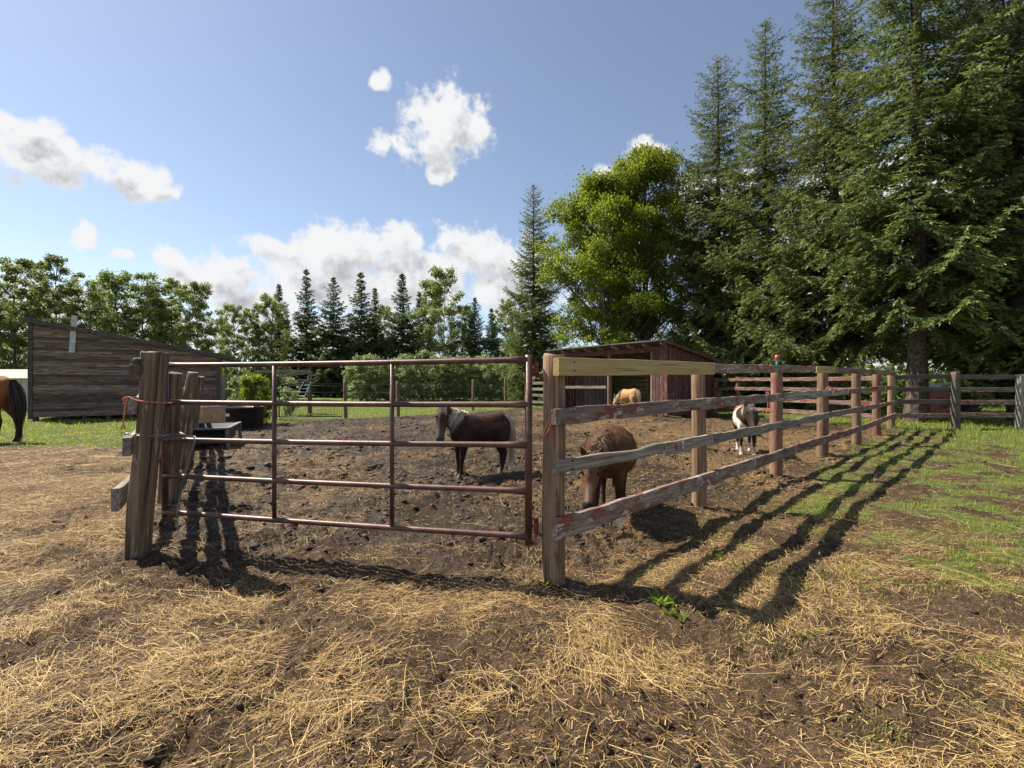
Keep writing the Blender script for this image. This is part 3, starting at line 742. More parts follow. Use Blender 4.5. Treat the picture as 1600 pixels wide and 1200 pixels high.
# ------------------------------------------------------------------ pale shed at far left
ps = thing('garden_shed', V3(-26.6, 25.0), 'small pale beige shed with low roof behind the bay horse at left edge', 'shed')
cx, cy = -26.6, 25.0
MB().box((cx, cy + 1.2, 0.85), (3.4, 2.6, 1.7)).build('wall', M_BEIGE, ps)
MB().add([(cx - 1.85, cy - .2, 1.7), (cx + 1.85, cy - .2, 1.7), (cx + 1.85, cy + 2.6, 1.7), (cx - 1.85, cy + 2.6, 1.7), (cx - 1.85, cy + 1.2, 2.2), (cx + 1.5, cy + 1.2, 2.2)], [(0, 1, 5, 4), (3, 4, 5, 2), (1, 2, 5), (0, 4, 3), (0, 3, 2, 1)]).build('roof', M_BEIGER, ps)
for dx in (-1.1, 0, 1.1):
    MB().box((cx + dx, cy - 0.115, 0.85), (0.05, 0.03, 1.66)).build('batten', M_BEIGE, ps)

# ------------------------------------------------------------------ red loafing shed
shed = thing('loafing_shed', (SHR + SHL) / 2, 'open-fronted red plank loafing shed with sloping roof behind the pen', 'shed')
sdir = (SHL - SHR).normalized(); sL = (SHL - SHR).length; sD = 3.2
HF, HB = 3.12, 2.52
def sp_(a, b, z): return SHR + sdir * a + SHN * b + V3(0, 0, z)       # a along the front from right corner, b to the back
sk = (HB - HF) / sD
# right side wall: upright planks
nb = 15
for i in range(nb):
    b0_, b1_ = sD * i / nb, sD * (i + 1) / nb
    bm_ = (b0_ + b1_) / 2
    board('plank', sp_(-0.02 + prb.uniform(-.006, .006), bm_, 0.08), sp_(-0.02, bm_, HF + sk * bm_ - 0.05), sD / nb - 0.012, 0.028, M_SHEDX, shed, seg=5, wob=0.004, face=SHN)
for i in range(nb):
    bm_ = sD * (i + .5) / nb
    board('plank', sp_(sL + 0.02, bm_, 0.08), sp_(sL + 0.02, bm_, HF + sk * bm_ - 0.05), sD / nb - 0.012, 0.028, M_SHEDX, shed, seg=3, wob=0.004, face=SHN)
# short return of planks on the front beside the right corner
for i in range(4):
    am = 0.1 + 0.2 * i
    board('plank', sp_(am, -0.03, 0.08), sp_(am, -0.03, HF - 0.12), 0.185, 0.028, M_SHEDX, shed, seg=5, wob=0.004, face=sdir)
# back wall: level boards with gaps
zz = 0.3
while zz < HB - 0.1:
    for a, b_ in ((0.05, sL * .5), (sL * .5, sL - .05)):
        board('plank', sp_(a, sD - 0.05, zz), sp_(b_, sD - 0.05, zz + prb.uniform(-.03, .03)), 0.175, 0.03, M_INNER, shed, seg=6, wob=0.012)
    zz += 0.215
for a in (0.9, 2.2, 3.6, 5.0, 6.3):
    board('stud', sp_(a, sD - 0.11, 0.05), sp_(a, sD - 0.11, HB - .08), 0.11, 0.06, M_STUD, shed, seg=4, face=sdir)
for a in (0.86, sL * 0.468, sL - 0.1):
    post('front_post', sp_(a, 0.08, 0.0), sp_(a, 0.08, HF - 0.2), 0.075, 0.07, M_STUD, shed, n=8, rings=5, square=1.0)
board('header_beam', sp_(0.0, 0.0, HF - 0.22), sp_(sL, 0.0, HF - 0.22), 0.24, 0.05, M_SHEDX, shed, seg=16)
board('cross_rail', sp_(sL * 0.5, 0.12, 1.25), sp_(sL - 0.05, 0.12, 1.22), 0.13, 0.04, M_INNER, shed, seg=6)
for i in range(9):
    board('partition_plank', sp_(sL * 0.62 + i * 0.3, 1.3, 0.1), sp_(sL * 0.62 + i * 0.3, 1.3, HF - .5), 0.28, 0.03, M_DARKB, shed, seg=3, face=sdir)
nr_ = 9
for i in range(nr_):
    a = 0.06 + (sL - 0.12) * i / (nr_ - 1)
    board('rafter', sp_(a, -0.42, HF - 0.42 * sk - 0.10), sp_(a, sD + 0.1, HF + sk * (sD + 0.1) - 0.10), 0.13, 0.05, M_STUD, shed, seg=4)
def sr(a, b, dz): return sp_(a, b, HF + sk * b + dz)
rv = [sr(-.22, -.5, -.03), sr(sL + .2, -.5, -.03), sr(sL + .2, sD + .25, -.03), sr(-.22, sD + .25, -.03)]
rv += [v + V3(0, 0, .05) for v in rv]
MB().add(rv, [(0, 1, 2, 3), (7, 6, 5, 4), (0, 4, 5, 1), (1, 5, 6, 2), (2, 6, 7, 3), (3, 7, 4, 0)]).build('roof', M_ROOF, shed)
board('fascia', sr(-.235, -.5, -.05), sr(-.235, sD + .25, -.05), 0.14, 0.025, M_SHEDX, shed, seg=6)

# grey board fence left of the shed
gf = thing('rail_fence', V3(1.5, 27.5), 'short pale grey board fence seen between gate and hinge post beside shed', 'fence')
for z in (0.35, 0.75, 1.1, 1.45, 1.75):
    board('rail', V3(0.85, 28.5, z), V3(2.5, 26.6, z), 0.16, 0.03, M_GREY, gf, seg=5)
for p in (V3(0.85, 28.56), V3(2.4, 26.78)):
    post('post', p, p + V3(0, 0, 1.95), 0.08, 0.08, M_POST_GREY, gf, n=8, rings=4)
# little red shed beyond the far right fence
rs_ = thing('small_red_shed', V3(19.2, 21.8), 'small red metal shed with white band top beyond the far right fence', 'shed')
c0 = gnd(1465, 21.8)
for i in range(7):
    MB().box((c0.x, c0.y + 0.5, 0.19 + i * 0.155), (1.16, 1.0, 0.135)).build('siding_board', M_REDMET, rs_)
MB().box((c0.x, c0.y + 0.52, 0.65), (1.10, 0.94, 1.16)).build('core', M_REDMET, rs_)
MB().add([(c0.x - .64, c0.y - .1, 1.24), (c0.x + .64, c0.y - .1, 1.24), (c0.x + .64, c0.y + 1.1, 1.24), (c0.x - .64, c0.y + 1.1, 1.24), (c0.x - .6, c0.y + .2, 1.44), (c0.x + .6, c0.y + .2, 1.44), (c0.x + .6, c0.y + .9, 1.44), (c0.x - .6, c0.y + .9, 1.44)], [(0, 1, 5, 4), (1, 2, 6, 5), (2, 3, 7, 6), (3, 0, 4, 7), (4, 5, 6, 7), (3, 2, 1, 0)]).build('roof', M_WHITE, rs_)

# ------------------------------------------------------------------ wire fence at the back of the pen
wf = thing('wire_fence', gnd(540, 19.4), 'thin wire fence on weathered round posts at the back of the muddy pen', 'fence')
wps = [(gnd(430, 18.6), 1.75), (gnd(540, 19.5), 1.5), (gnd(622, 20.3), 1.5), (gnd(739, 25.0), 1.62), (gnd(790, 27.5), 1.68)]
for p, h in wps:
    post('post', p, p + V3(prb.uniform(-.03, .03), 0, h), 0.08, 0.075, M_POST, wf, n=9, rings=5)
for z in (0.35, 0.7, 1.05, 1.4):
    for a, b_ in zip(wps[1:-1], wps[2:]):
        MB().tube([a[0] + V3(0, -.08, z), (a[0] + b_[0]) / 2 + V3(0, -.08, z - .02), b_[0] + V3(0, -.08, z)], 0.0045, 5).build('wire', M_WIRE, wf)
# black mesh gate
mg = thing('mesh_gate', gnd(440, 18.9), 'black tubular farm gate with wire mesh lower half at back of pen', 'gate')
ga, gb = gnd(437, 18.75), gnd(535, 19.35)
def gp(f, z): return ga.lerp(gb, f) + V3(0, -.05, z)
zt, zb_ = 1.35, 0.12
MB().tube([gp(0, zb_), gp(0, zt - .18), gp(.05, zt - .05), gp(.12, zt)], 0.024, 8).tube([gp(.12, zt), gp(1, zt - .05), gp(1, zb_ - .02), gp(0, zb_)], 0.024, 8).build('frame', M_BLACKM, mg, True)
MB().tube([gp(0.02, 1.08), gp(1, 1.05)], 0.02, 8).build('bar', M_BLACKM, mg, True)
MB().tube([gp(0, .72), gp(1, .70)], 0.02, 8).build('bar', M_BLACKM, mg, True)
MB().tube([gp(.5, zb_), gp(.5, zt)], 0.02, 8).build('stay', M_BLACKM, mg, True)
ms = MB()
for i in range(1, 24): ms.tube([gp(i / 24, zb_), gp(i / 24, .71)], 0.0035, 4, False)
for z in np.linspace(.2, .66, 6): ms.tube([gp(0, z), gp(1, z)], 0.0035, 4, False)
ms.build('wire_mesh', M_BLACKM, mg)
MB().tube([gp(.52, 1.05), gp(.52, 1.32)], 0.01, 6).tube([gp(.02, zt - .0), gp(.14, zt + .06), gp(1, zt + .05)], 0.02, 8).build('top_bar', M_BLACKM, mg, True)
# old timber frame behind and ladder leaning
tf = thing('timber_frame', gnd(420, 21.5), 'old grey timber rail frame standing behind the bush and mesh gate', 'frame')
fa, fb, fc = gnd(350, 20.5), gnd(400, 21.0), gnd(484, 22.5)
post('post', fa, fa + V3(0, 0, 1.72), 0.1, 0.1, M_POST_GREY, tf, n=10, rings=5)
post('post', fc, fc + V3(0, 0, 1.95), 0.1, 0.1, M_TIMBER, tf, n=10, rings=5)
post('post', gnd(448, 22.0), gnd(448, 22.0) + V3(0, 0, 1.8), 0.09, 0.09, M_TIMBER, tf, n=10, rings=5)
board('rail', fa + V3(0, 0, 1.72), fb + V3(0, 0, 1.74), 0.13, 0.12, M_GREY, tf, seg=8)
board('rail', fb + V3(0, 0.1, 1.95), fc + V3(0, 0.1, 2.02), 0.1, 0.1, M_GREY, tf, seg=8)
board('rail', gnd(440, 22) + V3(0, 0, 1.78), fc + V3(0, 0, 1.95), 0.14, 0.05, M_GREY, tf, seg=6)
board('rail', gnd(440, 22) + V3(0, -.05, 1.5), fc + V3(0, -.05, 1.55), 0.14, 0.05, M_GREY, tf, seg=6)
ld = thing('ladder', gnd(470, 21.3), 'short pale ladder leaning behind the black mesh gate', 'ladder')
la, lb = at(462, 622, 21.3), at(474, 597, 21.6)
for dx in (0, 0.36):
    MB().tube([la + V3(dx, 0, 0), lb + V3(dx * .95, 0, 0)], 0.022, 6).build('side_rail', M_WHITE, ld)
for f in (.12, .35, .58, .81):
    p = la.lerp(lb, f); MB().tube([p, p + V3(.36, 0, 0)], 0.016, 6).build('rung', M_TEAL if f > .5 else M_WHITE, ld)

# ------------------------------------------------------------------ trough, box, stock tank
tr = thing('feed_trough', gnd(331, 11.1), 'black plastic feed trough with wide worn rim on splayed legs', 'trough')
c = gnd(331, 11.1); rzt = R(22)
Mt = Matrix.Translation(c) @ Matrix.Rotation(rzt, 4, 'Z')
def ringpts(w, d, z, n=4):
    q = []
    for sx, sy, a0 in ((1, 1, 0), (-1, 1, 90), (-1, -1, 180), (1, -1, 270)):
        for k in range(n + 1):
            a = R(a0 + 90 * k / n); rr = 0.07
            q.append((sx * (w / 2 - rr) + rr * math.cos(a), sy * (d / 2 - rr) + rr * math.sin(a), z))
    return q
rg_ = [ringpts(.74, 1.5, .10), ringpts(.74, 1.5, .10), ringpts(.86, 1.7, .40), ringpts(.96, 1.8, .405), ringpts(.97, 1.81, .425), ringpts(.95, 1.79, .44), ringpts(.83, 1.67, .435), ringpts(.70, 1.46, .16)]
nn = len(rg_[0]); V = [p for r_ in rg_ for p in r_]; F = []
for i in range(len(rg_) - 1):
    for k in range(nn): F.append((i * nn + k, i * nn + (k + 1) % nn, (i + 1) * nn + (k + 1) % nn, (i + 1) * nn + k))
F.append(tuple(range(nn - 1, -1, -1))); F.append(tuple((len(rg_) - 1) * nn + k for k in range(nn)))
mk('tub', MB().add(V, F).mesh('tub'), M_BLACKP, tr, Mt, True)
rim = MB()
rr_ = [ringpts(.99, 1.83, .415), ringpts(.99, 1.83, .452), ringpts(.85, 1.69, .456), ringpts(.85, 1.69, .43)]
V = [p for r_ in rr_ for p in r_]; F = []
for i in range(4):
    for k in range(nn):
        j = (i + 1) % 4; F.append((i * nn + k, i * nn + (k + 1) % nn, j * nn + (k + 1) % nn, j * nn + k))
mk('rim', rim.add(V, F).mesh('rim'), M_GREYP, tr, Mt)
for sx in (-1, 1):
    for sy in (-1, 1):
        mk('leg', MB().tube([(sx * .43, sy * .84, .42), (sx * .47, sy * .88, .0)], [.05, .04], 6).mesh('leg'), M_GREYP, tr, Mt)
bx_ = thing('feed_box', gnd(311, 13.2), 'open tan wooden feed box standing behind the black trough', 'box')
c = gnd(311, 13.2); Mb = Matrix.Translation(c) @ Matrix.Rotation(R(-6), 4, 'Z')
for nm, cc, dd in (('front_panel', (0, -.4, .4), (.94, .03, .8)), ('back_panel', (0, .4, .4), (.94, .03, .8)), ('side_panel', (-.46, 0, .4), (.03, .765, .8)), ('side_panel', (.46, 0, .4), (.03, .765, .8)), ('floor_panel', (0, 0, .06), (.88, .76, .03))):
    mk(nm, MB().box(cc, dd).mesh(nm), M_TAN, bx_, Mb)
mk('rim', MB().box((0, -.42, .79), (.98, .012, .035)).box((-.485, 0, .79), (.012, .83, .035)).box((.485, 0, .79), (.012, .83, .035)).mesh('rim'), M_LABEL, bx_, Mb)
st = thing('stock_tank', gnd(371, 15.2), 'round black plastic stock tank with white label beside green bush', 'tank')
c = gnd(371, 15.2); Ms = Matrix.Translation(c)
prof = [(.70, 0), (.73, .06), (.74, .3), (.78, .34), (.77, .62), (.82, .64), (.82, .69), (.76, .69), (.72, .1), (0.01, .1)]
n = 32; V = []; F = []
for (r_, z_) in prof:
    for k in range(n): V.append((r_ * math.cos(2 * math.pi * k / n), r_ * math.sin(2 * math.pi * k / n), z_))
for i in range(len(prof) - 1):
    for k in range(n): F.append((i * n + k, i * n + (k + 1) % n, (i + 1) * n + (k + 1) % n, (i + 1) * n + k))
mk('tub', MB().add(V, F).mesh('tub'), M_BLACKP, st, Ms, True)
mk('product_label', MB().box((.12, -.776, .47), (.16, .012, .09)).mesh('product_label'), M_LABEL, st, Ms)

# ------------------------------------------------------------------ horses
def eval_mesh(me, mods):
    o = bpy.data.objects.new('tmp', me); col.objects.link(o)
    for typ, kw in mods:
        md = o.modifiers.new(typ, typ)
        for k, v in kw.items(): setattr(md, k, v)
    dg = bpy.context.evaluated_depsgraph_get(); dg.update()
    r = bpy.data.meshes.new_from_object(o.evaluated_get(dg))
    bpy.data.objects.remove(o); return r
def loft(mb, st, n=16):
    """st: list of (centre, side vec, up vec, half width, half height)"""
    V = []; F = []
    for c, s, u, a, b in st:
        for k in range(n):
            q = 2 * math.pi * k / n; V.append(Vector(c) + s * (a * math.cos(q)) + u * (b * math.sin(q)))
    m = len(st)
    for i in range(m - 1):
        for k in range(n): F.append((i * n + k, i * n + (k + 1) % n, (i + 1) * n + (k + 1) % n, (i + 1) * n + k))
    F.append(tuple(range(n - 1, -1, -1))); F.append(tuple((m - 1) * n + k for k in range(n)))
    mb.add(V, F)
def ribbons(name, strands, width, mat, parent, wm, seed=0):
    """hair: list of point lists (equal length)"""
    S = np.array(strands); N, K, _ = S.shape; rr = np.random.RandomState(seed)
    t = np.gradient(S, axis=1); t /= np.linalg.norm(t, axis=2, keepdims=True) + 1e-9
    rv = rr.normal(size=(N, 1, 3)); sd_ = np.cross(t, rv); sd_ /= np.linalg.norm(sd_, axis=2, keepdims=True) + 1e-9
    w = width * np.linspace(1, 0.35, K)[None, :, None] * rr.uniform(.6, 1.3, (N, 1, 1))
    V = np.concatenate([S - sd_ * w / 2, S + sd_ * w / 2], 1).reshape(-1, 3)
    i = np.arange(N)[:, None] * 2 * K + np.arange(K - 1)[None, :]; i = i.ravel()
    F = np.stack([i, i + 1, i + K + 1, i + K], 1)
    tint = np.repeat(rr.uniform(0, 1, N), 2 * K)
    return mk(name, np_mesh(name, V, F, True, {'tint': tint}), mat, parent, wm)
def hairmat(name, lo, hi):
    m, t, b = material(name)
    a = t.n('ShaderNodeAttribute', attribute_name='tint')
    t.link(t.mix(a.outputs['Fac'], lo, hi), b.inputs['Base Color']); b.inputs['Roughness'].default_value = 0.5
    return m
def coatmat(name):
    m, t, b = material(name)
    a = t.n('ShaderNodeAttribute', attribute_name='coat'); tcn = t.n('ShaderNodeTexCoord')
    n1 = t.noise(tcn.outputs['Object'], 7, 4, .6)
    mp = t.n('ShaderNodeMapping', {'Vector': tcn.outputs['Object'], 'Scale': (30, 90, 90)}).outputs[0]
    n2 = t.noise(mp, 1.0, 3, .6)
    v = t.m('ADD', 0.72, t.m('ADD', t.m('MULTIPLY', n1, 0.35), t.m('MULTIPLY', n2, 0.25)))
    t.link(t.n('ShaderNodeHueSaturation', {'Value': v, 'Color': a.outputs['Color']}).outputs[0], b.inputs['Base Color'])
    b.inputs['Roughness'].default_value = 0.6; b.inputs['Specular IOR Level'].default_value = 0.18
    b.inputs['Coat Weight'].default_value = 0.0
    bn = t.n('ShaderNodeBump', {'Strength': 0.25, 'Distance': 0.004, 'Height': n2}); t.link(bn.outputs[0], b.inputs['Normal'])
    return m
M_COAT = coatmat('horse_coat')
M_EYE = plain('horse_eye', (0.01, 0.008, 0.006), 0.08)
M_NOSTRIL = plain('horse_nostril', (0.008, 0.006, 0.006), 0.7)
M_CREAMHAIR = hairmat('cream_hair', (0.4, 0.32, 0.22), (0.8, 0.7, 0.56))
M_BLACKHAIR = hairmat('black_hair', (0.012, 0.008, 0.006), (0.06, 0.035, 0.022))
M_BROWNHAIR = hairmat('brown_hair', (0.04, 0.022, 0.013), (0.26, 0.15, 0.085))
M_PIEHAIR = hairmat('pied_hair', (0.05, 0.04, 0.035), (0.7, 0.65, 0.58))

def horse(name, loc, heading, size, poll, face, brow, coat, label, mane, tail, legs=None, mane_side=1, girth=1.0, voxel=0.0135, mane_len=0.2, lower_tail=0.2, group=None, forelock=True, seed=1, hsz=1.18, tail_w=1.0, fur=0, fur_len=.03):
    """local +X is forward, withers at z = 1. poll: point; face: direction poll->muzzle; brow: forehead normal"""
    t_ = thing(name, loc, label, 'horse', group)
    wm = Matrix.Translation(Vector(loc)) @ Matrix.Rotation(heading, 4, 'Z') @ Matrix.Scale(size, 4)
    mb = MB(); Y = Vector((0, 1, 0)); Z = Vector((0, 0, 1)); X = Vector((1, 0, 0))
    body = [(-.51, .77, .04, .05), (-.485, .755, .09, .13), (-.43, .745, .15, .205), (-.33, .752, .19, .243), (-.2, .738, .198, .235), (-.05, .715, .212, .24), (.08, .71, .212, .247), (.2, .722, .198, .255), (.29, .74, .175, .248), (.37, .735, .155, .215), (.44, .725, .12, .165), (.485, .72, .06, .09)]
    loft(mb, [((x, 0, z), Y, Z, w * girth, h) for x, z, w, h in body], 20)
    lg = dict(fl=(.33, .0), fr=(.33, .0), hl=(-.36, .0), hr=(-.36, .0))
    if legs: lg.update(legs)
    for s, kf, kh in ((1, 'fl', 'hl'), (-1, 'fr', 'hr')):
        fx, fl_ = lg[kf]; y = .115 * s
        d = fx - .31
        pts = [((.30, y * .9, .70), .07, .13), ((.31, y, .58), .066, .095), ((.31 + d * .25, y, .47), .052, .068), ((.315 + d * .5, y, .355), .04, .046), ((.32 + d * .62, y, .30), .039, .042), ((.318 + d * .7, y, .25), .03, .032), ((.315 + d * .85, y, .17), .026, .029), ((.315 + d * .95, y, .115), .031, .035), ((.325 + d, y, .075), .027, .029), ((.34 + d, y, .04), .038, .043), ((.345 + d, y, -.005), .046, .052)]
        loft(mb, [(Vector(p), Y, X, a, b) for p, a, b in pts], 12)
        hx, _ = lg[kh]; d = hx + .36
        pts = [((-.31, y * .75, .80), .085, .14), ((-.33, y * .95, .70), .095, .16), ((-.32, y * 1.08, .59), .085, .135), ((-.325 + d * .1, y * 1.05, .50), .066, .095), ((-.375 + d * .3, y, .41), .046, .056), ((-.41 + d * .45, y, .35), .038, .048), ((-.415 + d * .6, y, .30), .034, .041), ((-.405 + d * .75, y, .2), .028, .032), ((-.395 + d * .92, y, .125), .032, .037), ((-.375 + d, y, .08), .028, .03), ((-.355 + d, y, .04), .038, .043), ((-.35 + d, y, -.005), .046, .05)]
        loft(mb, [(Vector(p), Y, X, a, b) for p, a, b in pts], 12)
    # neck
    poll = Vector(poll); f = Vector(face).normalized(); n_ = Vector(brow); n_ = (n_ - f * n_.dot(f)).normalized(); sd_ = n_.cross(f).normalized()
    base = Vector((.27, 0, .79)); c1 = Vector((.47, poll.y * .15, .79 + (poll.z - .79) * .42)); end = poll - n_ * .045 + f * .03
    cur = []
    for k in range(8):
        t = k / 7; cur.append(base * (1 - t) ** 2 + c1 * 2 * t * (1 - t) + end * t * t)
    st_ = []
    for k, p in enumerate(cur):
        tn = (cur[min(k + 1, 7)] - cur[max(k - 1, 0)]).normalized()
        s_ = Z.cross(tn)
        if s_.length < .2: s_ = Y.copy()
        s_.normalize()
        if k > 4: s_ = (s_ * (1 - (k - 4) / 4) + sd_ * (1 if sd_.dot(s_) > 0 else -1) * (k - 4) / 4).normalized()
        u = tn.cross(s_).normalized(); t = k / 7
        st_.append((p, s_, u, (.125 * (1 - t) + .062 * t) * girth ** .5, .205 * (1 - t) ** 1.2 + .10 * t + .02 * math.sin(math.pi * t)))
    loft(mb, st_, 16)
    hd = [(-.05, -.03, .035, .03), (-.03, -.03, .062, .055), (.03, -.035, .082, .066), (.10, -.05, .102, .076), (.16, -.052, .102, .075), (.22, -.045, .084, .062), (.28, -.036, .066, .051), (.34, -.032, .058, .048), (.385, -.034, .058, .052), (.42, -.038, .05, .05), (.445, -.04, .028, .032)]
    loft(mb, [(poll + f * s * hsz + n_ * o * hsz, sd_, n_, w * hsz, h * hsz) for s, o, h, w in hd], 16)
    for s in (-1, 1):
        e0 = poll + sd_ * s * .05 - n_ * .02 + f * .01; ed = (-f * .75 + n_ * .35 + sd_ * s * .35).normalized()
        if f.z < -.75: ed = (Vector((0, 0, .8)) + n_ * .25 + sd_ * s * .45).normalized()
        ea = sd_.cross(ed).normalized(); eb = ed.cross(ea).normalized()
        loft(mb, [(e0 + ed * q, ea, eb, wa, wb) for q, wa, wb in ((-.01, .02, .026), (.03, .022, .034), (.07, .02, .032), (.11, .015, .02), (.14, .008, .009))], 10)
    me = mb.mesh('body')
    me = eval_mesh(me, [('REMESH', dict(mode='VOXEL', voxel_size=voxel)), ('SMOOTH', dict(factor=.5, iterations=5))])
    me.name = 'body'
    co = np.zeros(len(me.vertices) * 3, np.float32); me.vertices.foreach_get('co', co); co = co.reshape(-1, 3)
    hs = (co - np.array(poll)) @ np.array(f)           # along the head
    hn = (co - np.array(poll)) @ np.array(n_)
    hside = np.abs((co - np.array(poll)) @ np.array(sd_))
    hs = hs / hsz; hn = hn / hsz; hside = hside / hsz
    ishead = sstep(hs, -.02, .05) * (np.linalg.norm(co - (np.array(poll) + np.outer(np.clip(hs, 0, .45) * hsz, np.array(f))), axis=1) < .17 * hsz)
    colr = coat(co, hs, hn, hside, ishead)
    at_ = me.attributes.new('coat', 'FLOAT_COLOR', 'POINT')
    at_.data.foreach_set('color', np.concatenate([colr, np.ones((len(co), 1))], 1).astype(np.float32).ravel())
    me.materials.clear(); mk('body', me, M_COAT, t_, wm, True)
    if fur:
        rf = np.random.RandomState(seed + 20); nv = np.zeros(len(co) * 3, np.float32); me.vertices.foreach_get('normal', nv); nv = nv.reshape(-1, 3)
        pk = rf.randint(0, len(co), fur); P_ = co[pk] + rf.normal(0, .006, (fur, 3)); N_ = nv[pk]
        fl_ = np.array([-.75, 0, -.65]) + rf.normal(0, .3, (fur, 3)); fl_ = fl_ - N_ * (fl_ * N_).sum(1, keepdims=True); fl_ = norm(fl_)
        Lf = fur_len * rf.uniform(.5, 1.3, fur) * np.where(ishead[pk] > .5, .45, 1) * np.where(co[pk][:, 2] < .3, .5, 1)
        st3 = np.stack([P_ - N_ * .004, P_ + N_ * (Lf * .22)[:, None] + fl_ * (Lf * .5)[:, None], P_ + N_ * (Lf * .30)[:, None] + fl_ * Lf[:, None]], 1)
        fo = ribbons('coat_hair', st3, .005, M_COAT, t_, wm, seed + 21)
        cc = np.repeat(colr[pk] * rf.uniform(.85, 1.15, (fur, 1)), 6, 0)
        fa_ = fo.data.attributes.new('coat', 'FLOAT_COLOR', 'POINT'); fa_.data.foreach_set('color', np.concatenate([cc, np.ones((len(cc), 1))], 1).astype(np.float32).ravel())
    for s in (-1, 1):
        ep = poll + (f * .135 + n_ * .012 + sd_ * s * .069) * hsz
        blob('eye', [(ep, (.017, .017, .017))], M_EYE, t_, wm)
        np_ = poll + (f * .42 + n_ * -.012 + sd_ * s * .034) * hsz
        blob('nostril', [(np_, (.011, .011, .013))], M_NOSTRIL, t_, wm)
    rr = np.random.RandomState(seed)
    # mane: from the crest, falling to one side
    stt = []
    for q in range(760):
        t = rr.uniform(0.12, 1.0); k = t * 7; i = min(int(k), 6); fr = k - i
        c, s_, u, a, b = st_[i]; c2, s2, u2, a2, b2 = st_[i + 1]
        c = Vector(c).lerp(c2, fr); u_ = u.lerp(u2, fr).normalized(); s_ = s_.lerp(s2, fr).normalized(); a = a + (a2 - a) * fr; b = b + (b2 - b) * fr
        sgn = mane_side if rr.rand() < .86 else -mane_side
        L = mane_len * rr.uniform(.35, 1.35); pts = []
        jit = rr.uniform(-.06, .06); amax = rr.uniform(1.1, 2.5)
        for w in range(7):
            an = min(w / 6 * L / max(.05, (a + b) / 2), amax)
            rad = 1.02 + .10 * rr.rand()
            p = c + u_ * (b * math.cos(an) * rad) + s_ * (sgn * a * math.sin(an) * (rad + .08))
            p = p + Vector((jit * w / 6, 0, -.012 * w)) + Vector(tuple(rr.normal(size=3) * .004))
            pts.append(tuple(p))
        stt.append(pts)
    ribbons('mane', stt, .007, mane, t_, wm, seed)
    if forelock:
        stt = []
        for q in range(120):
            o = sd_ * rr.uniform(-.04, .04); L = rr.uniform(.08, .2); pts = []
            for w in range(7):
                s = -.04 + L * w / 6
                hh = .068 if s < .2 else .06
                pts.append(tuple(poll + f * s + n_ * (.02 + .05 * math.sin(min(1, (w + 1) / 3) * 1.5)) + o * (1 + w * .12) + Vector(tuple(rr.normal(size=3) * .004))))
            stt.append(pts)
        ribbons('forelock', stt, .007, mane, t_, wm, seed + 1)
    stt = []
    for q in range(520):
        a = rr.uniform(0, 2 * math.pi); r_ = math.sqrt(rr.rand()); L = rr.uniform(.55 + .15 * (tail_w - 1), 1.0) * (0.93 - lower_tail); pts = []
        for w in range(8):
            t = w / 7; spread = .018 + tail_w * .045 * math.sin(min(1, t * 1.25) * math.pi) ** .8 + .012 * t + .035 * t * (tail_w - 1) / .7
            x = -.485 - .075 * math.sin(min(t * 2.2, 1.57)) - .01 * t; zz_ = .93 - L * t - .0 * t
            pts.append((x + math.cos(a) * r_ * spread, math.sin(a) * r_ * spread * 1.15 + .012 * math.sin(t * 4 + a), zz_))
        stt.append(pts)
    ribbons('tail', stt, .008, tail, t_, wm, seed + 2)
    return t_

def mixc(a, b, t): return a * (1 - t[:, None]) + b * t[:, None]
def A3(c, n): return np.tile(np.array(c, float), (n, 1))
def coat_silver(co, hs, hn, hside, ih):
    n = len(co); x, y, z = co.T
    c = A3((.026, .013, .008), n)
    c = mixc(c, A3((.07, .034, .018), n), sstep(fbm(x * 4, z * 4 + y, 3, 2), -.1, .5) * sstep(z, .5, .8) * .8)
    c = mixc(c, A3((.10, .05, .028), n), sstep(z, .9, .99) * .5)
    c = mixc(c, A3((.02, .012, .009), n), sstep(-z, -.5, -.38))
    c = mixc(c, A3((.2, .15, .11), n), sstep(-z, -.11, -.06) * .6)
    c = mixc(c, A3((.12, .095, .08), n), ih * sstep(hs, .12, .34) * .7)
    c = mixc(c, A3((.03, .025, .022), n), ih * sstep(hs, .37, .41))
    return c
def coat_bay(co, hs, hn, hside, ih):
    n = len(co); x, y, z = co.T
    c = A3((.08, .035, .016), n)
    c = mixc(c, A3((.055, .024, .012), n), sstep(fbm(x * 4, z * 4 + y * 3, 3, 3), -.1, .5) * .75)
    c = mixc(c, A3((.025, .014, .009), n), sstep(-z, -.52, -.36))
    c = mixc(c, A3((.55, .5, .43), n), sstep(-z, -.21, -.17) * (x > 0))
    c = mixc(c, A3((.18, .095, .05), n), ih * .45)
    c = mixc(c, A3((.3, .22, .16), n), ih * sstep(hs, .2, .27) * sstep(hn, -.02, .005) * sstep(-hside, -.035, -.012))
    c = mixc(c, A3((.02, .017, .016), n), ih * sstep(hs, .36, .385))
    return c
def coat_paint(co, hs, hn, hside, ih):
    n = len(co); x, y, z = co.T
    c = A3((.035, .02, .014), n)
    m = sstep(fbm(x * 2.2 + 3.1, z * 2.2 + y * 1.5, 2, 8), .12, .18)
    c = mixc(c, A3((.7, .62, .54), n), m * (1 - ih) * sstep(z, .45, .55))
    c = mixc(c, A3((.3, .13, .06), n), sstep(-x, .02, .12) * sstep(z, .6, .7) * .9)
    c = mixc(c, A3((.46, .4, .33), n), sstep(-z, -.2, -.15))
    c = mixc(c, A3((.3, .25, .22), n), ih * sstep(-hside, -.03, -.015) * sstep(hn, -.03, 0) * .35)
    c = mixc(c, A3((.03, .025, .024), n), ih * sstep(hs, .39, .42))
    return c
